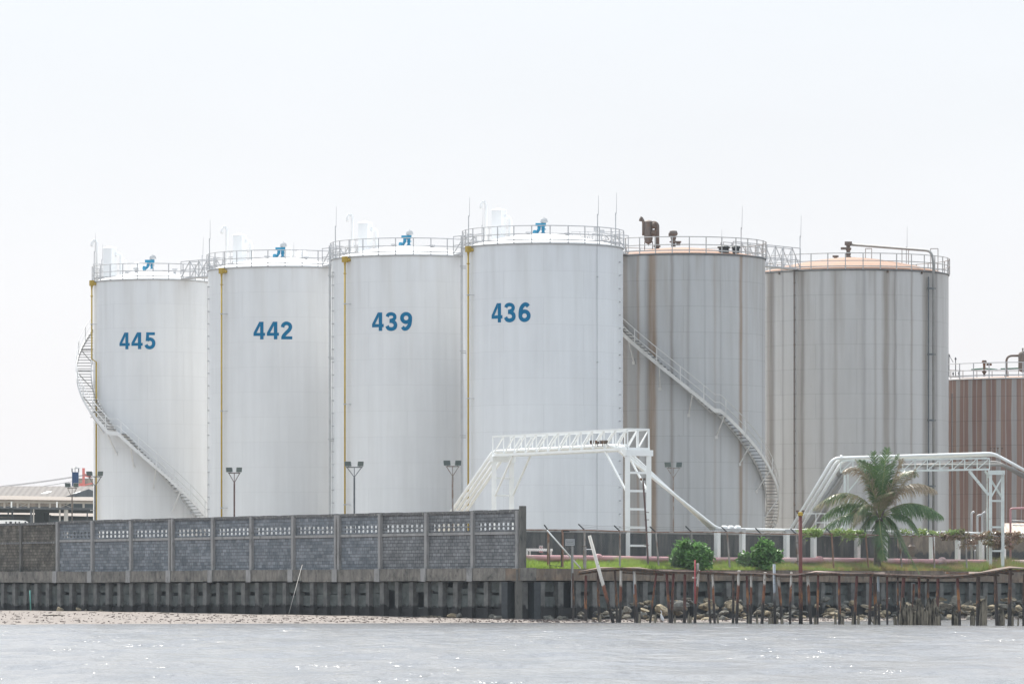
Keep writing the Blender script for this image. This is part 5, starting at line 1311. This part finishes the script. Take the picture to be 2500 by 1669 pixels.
def frond(mid, tip, ymid, ytip, mat, ll=.75, droop=.7, seed=0, n_=96, spread=.6):
    """mid, tip in photo pixels; ymid/ytip depth offsets in metres"""
    rb = random.Random(seed); a = cr; b = P(*mid, Yp+ymid); c = P(*tip, Yp+ytip)
    ctrl = b*2 - (a+c)*.5; S = lambda u: a*(1-u)**2 + ctrl*2*u*(1-u) + c*u*u
    m = MB(); V_, F_ = m.v, m.f
    for i in range(n_):
        u = .14 + .86*i/(n_-1); p = S(u); T_ = (S(min(1,u+.02))-S(max(0,u-.02))).normalized()
        side = T_.cross(Vector((0,0,1)));
        if side.length < .15: side = T_.cross(Vector((0,1,0)))
        side.normalize(); upv = side.cross(T_).normalized()
        L = 1.35*ll*(math.sin(math.pi*min(1,(u*.85+.12)))**.6)*rb.uniform(.8,1.1)
        for sg in (-1, 1):
            d = (side*sg*spread + T_*.55 + upv*rb.uniform(-.1,.25)); d.normalize(); d += Vector((rb.gauss(0,.07), rb.gauss(0,.07), rb.gauss(0,.05)))
            w_ = .023; pts_ = [p]; g = 0
            for s_ in range(3):
                g += droop*(.22+.3*s_); dd = (d + Vector((0,0,-g))).normalized(); pts_.append(pts_[-1] + dd*L/3)
            wv = T_*w_; k = len(V_)
            for j, q_ in enumerate(pts_): f = (.7,1,.75,.08)[j]; V_ += [q_-wv*f, q_+wv*f]
            for j in range(3): F_.append((k+2*j, k+2*j+1, k+2*j+3, k+2*j+2))
    o = m.build('frond', M[mat], palm)
    m = MB(); m.tube([S(i/14) for i in range(15)], [.045-.0026*i for i in range(15)], 6); m.build('midrib', M['ribs'], o)
M['ribs'] = plain('palm_midrib', (.22,.24,.10), .6, .2, 3)
frond((2155,1180),(2166,1095),.1,-.1,'palm_green',.8,.25,1)
frond((2142,1180),(2132,1104),.3,.2,'palm_green',.75,.25,2)
frond((2165,1175),(2192,1110),.5,.4,'palm_green',.7,.35,12)
frond((2114,1162),(2062,1148),-.3,-.4,'palm_dry',.95,.7,3)
frond((2128,1190),(2090,1122),.6,1.0,'palm_mix',.6,.5,13)
frond((2072,1204),(1990,1238),0,-.2,'palm_mix',1.1,1.3,4)
frond((2085,1250),(2006,1292),-.3,-.7,'palm_green',1.0,1.4,5)
frond((2112,1232),(2082,1280),-.6,-1.2,'palm_mix',1.0,1.3,6)
frond((2180,1180),(2200,1122),-.3,-.3,'palm_dry',.85,.55,7)
frond((2190,1200),(2238,1140),.4,.6,'palm_dry',.45,.5,8)
frond((2210,1187),(2284,1196),.1,.1,'palm_dry',1.1,1.2,9)
frond((2222,1228),(2300,1258),-.2,-.4,'palm_green',1.2,1.6,10)
frond((2230,1232),(2285,1250),.4,.6,'palm_green',1.1,1.5,14)
frond((2150,1300),(2158,1366),-.7,-.9,'palm_green',.8,.9,11,spread=.9)
frond((2180,1290),(2252,1412),-.4,-.8,'palm_green',.85,.9,15)
frond((2120,1268),(2096,1330),-.5,-.8,'palm_green',.7,.9,16,spread=.9)
frond((2075,1228),(2008,1262),.5,.9,'palm_green',1.1,1.5,21)
frond((2130,1165),(2105,1125),-.4,-.7,'palm_green',.8,.4,22)
frond((2195,1165),(2235,1160),.6,1.1,'palm_mix',.8,.7,23)
frond((2205,1258),(2240,1300),-.3,-.6,'palm_green',.8,1.2,24)
frond((2182,1276),(2212,1345),.0,-.3,'palm_green',.75,.9,17,spread=.9)
frond((2105,1262),(2048,1330),.2,.2,'palm_mix',.5,.8,18)
frond((2150,1220),(2180,1200),-.8,-1.6,'palm_mix',.6,.9,19)

def vine(label, pxs, off, mat, n_, seed, th=.18, hang=.3, zc=None):
    rv = random.Random(seed); q0 = onR(pxs[0], off); root = thing('climbing_vine', Vector((q0.x,q0.y,5.2)), label, 'vine'); m = MB(); V_, F_ = m.v, m.f
    t0, t1 = tR(pxs[0], off), tR(pxs[1], off); cl = [(rv.uniform(t0,t1), rv.uniform(-hang,th), rv.uniform(.1,.35)) for _ in range(int((t1-t0)*3.2))]
    for _ in range(n_):
        c_ = rv.choice(cl); t_ = c_[0] + rv.gauss(0, c_[2]); z = (zc or 5.35) + c_[1] + rv.gauss(0, c_[2]*.35) + .06*math.sin(t_*1.7)
        q_ = C0 + dR*t_ + nR*(off + rv.uniform(-.15,.25)); p = Vector((q_.x,q_.y,z)); L = rv.uniform(.05,.10)
        nn = Vector((rv.gauss(0,1), rv.gauss(0,1)-.5, rv.gauss(0,1)+.6)).normalized(); u = nn.orthogonal().normalized()*L; w_ = nn.cross(u)*.6; k = len(V_)
        V_ += [p-u, p+w_, p+u, p-w_]; F_.append((k,k+1,k+2,k+3))
    m.build('foliage', M[mat], root)
    m = MB(); 
    for k in range(4): m.tube([C0 + dR*(t0+(t1-t0)*i/12) + nR*(off+.03*k) + Vector((0,0,(zc or 5.35)-.1+.1*math.sin(i*1.3+k*2)))  for i in range(13)], .012, 4)
    m.build('stem', M['stump'], root)
vine('leafy bright green vine climbing over the fence rail left of the palm', (1955,2125), .75, 'vine', 2400, 1, .15, .25, 5.38)
vine('thin green vine hanging along the rail right of the palm', (2200,2330), .75, 'vine', 700, 2, .15, .1, 5.45)
vine('dry brown tangled vine hanging over the fence at far right', (2300,2490), .75, 'vinedry', 4200, 3, .2, .75, 5.35)

# ------------------------------------------------------------ floodlight poles
def flood(label, px, pyl, Y, mat='brownpole', w_=30, zb=3.05, lean=0, head='glassgrey', tw=1.0, cctv=False):
    s_ = Y/F; base = Vector(((px-1250)*s_, Y, zb)); zt = zat(pyl, Y); root = thing('floodlight_pole', base, label, 'floodlight')
    top = Vector((base.x+lean, Y, zt - 24*s_)); hw = w_*s_/2*1.0
    m = MB(); m.tube([base, top], .055*tw, 8); m.build('pole', M[mat], root)
    m = MB(); bz_ = zt; m.bar(top + Vector((-hw,0,24*s_)), top + Vector((hw,0,24*s_)), .06*tw); m.bar(top, top + Vector((-hw*.9,0,24*s_)), .045*tw); m.bar(top, top + Vector((hw*.9,0,24*s_)), .045*tw); m.bar(top, top + Vector((0,0,24*s_)), .04*tw)
    m.build('bracket', M[mat], root)
    for sg in (-1, 1):
        c = top + Vector((sg*hw*.68, -.05, 24*s_ + .2)); m = MB(); q = .19 if sg < 0 else .17
        f = [Vector((x*q, y_, z*.15)) for x, z, y_ in ((-1.1,-1,-.12),(1.1,-1,-.12),(1.1,1,-.2),(-1.1,1,-.2))]; b_ = [Vector((x*q*.7, y_, z*.11)) for x, z, y_ in ((-1,-1,.14),(1,-1,.14),(1,1,.08),(-1,1,.08))]
        rot = Matrix.Rotation(sg*.35, 3, 'Z'); m.add([c + rot @ v_i for v_i in f+b_], [(3,2,1,0),(4,5,6,7),(0,1,5,4),(1,2,6,5),(2,3,7,6),(3,0,4,7)]); o = m.build('floodlight', M[head], root)
        m = MB(); g = [Vector((v_i.x*.88, v_i.y-.006, v_i.z*.85)) for v_i in f]; m.add([c + rot @ v_i for v_i in g], [(3,2,1,0)]); m.para(c-Vector((.02,.0,.2)), (.04,0,0), (0,.04,0), (0,0,.08)); m.build('lens', M['lens'], o)
    if cctv:
        m = MB(); c = top + Vector((.28,-.1,-2.1)); m.box(c, .26, .14, .13, .3); m.tube([top + Vector((0,0,-2.5)), top + Vector((.15,-.05,-2.25)), c], .025, 6); m.build('camera_housing', M['whitepipe'], root)
M['lens'] = plain('floodlight_glass', (.10,.13,.13), .15, .3, 20)
def lY(px, off): return onL(px, off).y
flood('brown floodlight pole left of tank 445 with pale heads', 176, 1191, lY(176,3.5), 'rustmid', 24, head='galv', tw=.8)
flood('dark floodlight pole overlapping the left edge of tank 445', 232, 1163, lY(232,3), 'darkgrey', 34)
flood('maroon-brown floodlight pole in front of tank 442', 572, 1154, lY(572,3), 'brownpole')
flood('grey floodlight pole in front of tank 439 near its yellow pipe', 865, 1140, lY(865,3), 'darkgrey', 40)
flood('grey floodlight pole with security camera between tanks 439 and 436', 1105, 1138, lY(1105,2.5), 'postgrey', 34, cctv=True)
flood('faint pale floodlight pole in front of the stained tank with the stair', 1644, 1142, onR(1644,5.6).y, 'postgrey', 34, head='glassgrey', tw=.8)
ro = thing('rusty_pole', PR(1581,1388,1.0), 'thin leaning rusty pole with two small lamps beside the right gantry tower', 'pole')
m = MB(); m.tube([Vector((*onR(1583,1.0).xy,3.0)), PR(1577,1270,1.0), PR(1570,1175,1.0)], [.06,.055,.05], 8); m.build('pole', M['brownpole'], ro)
for dx in (-4, 4): m = MB(); m.box(PR(1569+dx,1169,1.0), .14, .14, .13); m.bar(PR(1570,1174,1.0), PR(1569+dx,1170,1.0), .04); m.build('lamp_head', M['rustdark'], ro)
for y in (1250,1268,1330): m = MB(); m.bar(PR(1574,y,.98), PR(1584,y,.98), .04); m.build('step_iron', M['rustdark'], ro)

# ------------------------------------------------------------ buildings at the far left
M['asb'] = wave_mat('grey_asbestos_roof', (.095,.082,.076), .55, 'X', .3)
M['beige'] = wave_mat('beige_metal_roof', (.20,.165,.14), .8, 'X', .4)
M['palesteel'] = plain('pale_steel', (.42,.40,.37), .6, .15, 1)
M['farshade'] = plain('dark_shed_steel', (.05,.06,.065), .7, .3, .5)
Yw = 470.0; W = lambda px, py, dy=0: P(px, py, Yw+dy)
wh = thing('warehouse', gz(W(100,1300)), 'long grey-roofed warehouse behind the canopy at far left', 'warehouse')
m = MB(); a, b = W(-160,1214), W(245,1214); rz = zat(1186, Yw+9)
m.add([a, b, Vector((b.x+.3, Yw+9, rz)), Vector((a.x, Yw+9, rz)), Vector((b.x+.3, Yw+18, a.z)), Vector((a.x, Yw+18, a.z))], [(0,1,2,3),(3,2,4,5)]); m.build('roof', M['asb'], wh)
m = MB(); m.para((a.x, Yw+.3, 2.9), (b.x-a.x,0,0), (0,17.4,0), (0,0,a.z-3.0)); m.build('wall', M['buff'], wh)
for x0, y0, x1, y1 in ((99,1205,115,1201), (176,1204,195,1198)):
    p_, q_ = W(x0,y0,2.8), W(x1,y1,4.6); m = MB(); zz_ = lambda Y: a.z + (rz-a.z)*(Y-Yw)/9 + .03
    p_.z, q_.z = zz_(p_.y), zz_(q_.y); m.add([p_, p_+Vector((.5,0,0)), q_+Vector((.5,0,0)), q_], [(0,1,2,3)]); m.build('skylight', M['ductwhite'], wh)
gb = thing('gabled_annex', gz(W(215,1300,-8)), 'dark gabled end of a shed beside tank 445', 'shed')
m = MB(); A_, B_, C_ = P(158,1212,Yw-10), P(217,1193,Yw-10), P(262,1212,Yw-10); bk_ = Vector((0,9,0))
m.add([A_, B_, C_, A_+bk_, B_+bk_, C_+bk_], [(0,2,1),(0,1,4,3),(1,2,5,4)]); m.build('gable', M['darkgrey'], gb)
m = MB(); m.para(Vector((A_.x, A_.y+.1, 2.9)), (C_.x-A_.x,0,0), (0,8,0), (0,0,A_.z-2.95)); m.build('wall', M['farshade'], gb)
Yc_ = 408.0; K_ = lambda px, py, dy=0: P(px, py, Yc_+dy)
cn = thing('canopy_building', gz(K_(100,1290)), 'open canopy building with beige corrugated roof and steel trusses at far left', 'canopy')
m = MB(); a, b = K_(-140,1217), K_(262,1222); c_, d_ = K_(262,1214,12), K_(-140,1206,12); m.add([a, b, c_, d_, a-Vector((0,0,.08)), b-Vector((0,0,.08)), c_-Vector((0,0,.08)), d_-Vector((0,0,.08))], [(0,1,2,3),(7,6,5,4),(0,4,5,1)]); m.build('roof', M['beige'], cn)
m = MB(); m.bar(K_(-140,1220.5,.3), K_(262,1225.5,.3), .15, .28); m.build('eaves_beam', M['palesteel'], cn)
m = MB(); m.bar(K_(-140,1236,.5), K_(262,1242,.5), .15, .2); m.build('eaves_beam', M['darkgrey'], cn)
for px in (-80, -30, 11, 43, 70, 96, 122, 147, 176, 204):
    m = MB(); m.bar(K_(px,1222,.5), K_(px,1239,.5), .16); m.build('truss_post', M['palesteel'], cn)
    if px % 2: m = MB(); m.bar(K_(px,1238,.6), K_(px+26,1226,.6), .07); m.bar(K_(px,1226,.7), K_(px+26,1238,.7), .07); m.build('truss_brace', M['palesteel'], cn)
for px, w_, mt in ((28,.11,'white'),(139,.12,'white')): m = MB(); m.bar(K_(px,1224,-.1), K_(px,1238,-.1), w_); m.build('bracket', M[mt], cn)
for px, w_, mt in ((163,.22,'palesteel'),(158,.12,'palesteel'),(76,.14,'darkgrey'),(82,.1,'palesteel'),(146,.12,'palesteel'),(213,.1,'farshade'),(30,.14,'farshade'),(20,.1,'farshade'),(-20,.2,'farshade')):
    p_ = K_(px,1241,.6); m = MB(); m.bar(Vector((p_.x,p_.y,2.95)), p_, w_); m.build('column', M[mt], cn)
for px, w_, dy in ((98,.8,5),(115,.35,5)): p_ = K_(px,1236,dy); m = MB(); m.bar(Vector((p_.x,p_.y,2.95)), p_, w_); m.build('column', M['farshade'], cn)
m = MB(); m.bar(K_(-140,1243,4), K_(262,1246,4), .3, .45); m.build('roof_beam', M['farshade'], cn)
m = MB(); m.bar(K_(-140,1256,6), K_(125,1260,6), .2, .25); m.bar(K_(120,1262,9), K_(262,1265,9), .2, .3); m.build('roof_beam', M['farshade'], cn)
lowb = thing('low_shed', gz(P(100,1290,440)), 'dark low shed with pale roof seen under the canopy', 'shed')
m = MB(); a, b = P(-140,1260,435), P(262,1262,435); c_, d_ = P(262,1251,452), P(-140,1249,452); m.add([a,b,c_,d_],[(0,1,2,3)]); m.build('roof', M['beige'], lowb)
m = MB(); m.para(Vector((a.x,435.3,2.95)), (b.x-a.x,0,0), (0,15,0), (0,0,a.z-3.05)); m.build('wall', M['farshade'], lowb)
van = thing('white_van', gz(P(20,1290,372)), 'white vehicle roof showing above the blackened wall at far left', 'van')
m = MB(); f_ = lambda px, py, dy=0: P(px, py, 372+dy); a = f_(-60,1290)
prof = [(-60,1292),(-60,1271),(-20,1269.5),(20,1268.6),(45,1269),(62,1270),(68,1273),(72,1282),(76,1300)]
vs = [f_(x,y) for x,y in prof] + [f_(x,y,1.9) for x,y in prof]; n_ = len(prof)
m.add(vs, [tuple(range(n_)), tuple(range(2*n_-1, n_-1, -1))] + [(i, i+n_, i+1+n_, i+1) for i in range(n_-1)] + [(n_-1, 2*n_-1, n_, 0)]); m.build('body', M['ductwhite'], van)
for px, wq in ((15,3),(26,6),(38,3),(47,3),(62,4)): m = MB(); m.bar(f_(px-wq/2,1275,-.02), f_(px+wq/2,1275,-.02), .03, .16); m.build('window', M['black'], van)
m = MB()
for px in (-30, 60): c_ = gz(f_(px,1300)); c_.z = 3.4; m.tube([c_+Vector((0,-.03,0)), c_+Vector((0,.2,0))], .34, 14)
m.build('wheel', M['black'], van)
ch = thing('chimney', gz(P(184,1290,492)), 'dark blue square chimney with open cap at far left', 'chimney')
M['chblue'] = wave_mat('dark_blue_sheet', (.03,.07,.16), 1.2, 'X', .3)
H = lambda px, py: P(px, py, 492)
a = H(184,1152); m = MB(); m.box((a.x, a.y, (a.z+3)/2), .62, .62, a.z-3, 0); m.build('flue', M['chblue'], ch)
t_ = H(184,1143); m = MB()
for x, y in ((-.33,-.33),(.33,-.33),(.33,.33),(-.33,.33),(0,-.33)): m.bar((a.x+x,a.y+y,a.z), (a.x+x,a.y+y,t_.z), .05)
m.build('cap_post', M['darkgrey'], ch)
m = MB(); m.tube([(a.x,a.y,t_.z), (a.x,a.y,H(0,1139).z)], [.56,.03], 4); m.build('cap', M['darkgrey'], ch)
ck = thing('red_crane', gz(P(206,1290,900)), 'pale red crane tower far off behind the chimney', 'crane')
M['farred'] = plain('faded_far_red', (.55,.14,.12), .8, .1, .2)
G = lambda px, py, dy=0: P(px, py, 900+dy)
m = MB(); p_ = G(204,1142); m.bar(Vector((p_.x,p_.y,3)), p_, .45, .45); m.build('tower', M['farred'], ck)
m = MB(); m.bar(G(204,1158), G(222,1163), .35, .5); m.bar(G(190,1187), G(230,1178), .25); m.bar(G(188,1183), G(206,1180), .4); m.build('boom', M['farred'], ck)
fb = thing('far_building', gz(G(215,1290,60)), 'pale far building behind the red crane', 'building')
m = MB(); p_ = G(192,1167,40); m.para((p_.x,p_.y,3), (6,0,0), (0,6,0), (0,0,p_.z-3)); m.build('wall', M['buff'], fb)
for i, (pts, sag) in enumerate(((((-40,1190),(225,1155)),3),(((-40,1192),(225,1157)),3),(((60,1192),(225,1165)),2))):
    (x0,y0),(x1,y1) = pts; m = MB(); m.tube([P(x0+(x1-x0)*k/12, y0+(y1-y0)*k/12+sag*4*(k/12)*(1-k/12), 540) for k in range(13)], .025, 4)
    o = m.build('power_line', M['rope'], loc=P(x0,y0,540)); tag(o, 'thin power line rising to the right behind the chimney', 'power line', 'power lines above the warehouse roof')
# ------------------------------------------------------------ haze over the river and yard
hm = bpy.data.materials.new('humid_air'); hm.use_nodes = True; ht = hm.node_tree
ht.nodes.remove(ht.nodes["Principled BSDF"]); pv = ht.nodes.new("ShaderNodeVolumePrincipled"); pv.inputs['Color'].default_value = (.80,.90,1,1); pv.inputs['Density'].default_value = .00008; pv.inputs['Anisotropy'].default_value = .3
ht.links.new(pv.outputs[0], ht.nodes["Material Output"].inputs['Volume'])
m = MB(); m.para((-1650,-1650,-2.6), (3300,0,0), (0,4400,0), (0,0,36)); tag(m.build('haze', hm), kind='stuff')
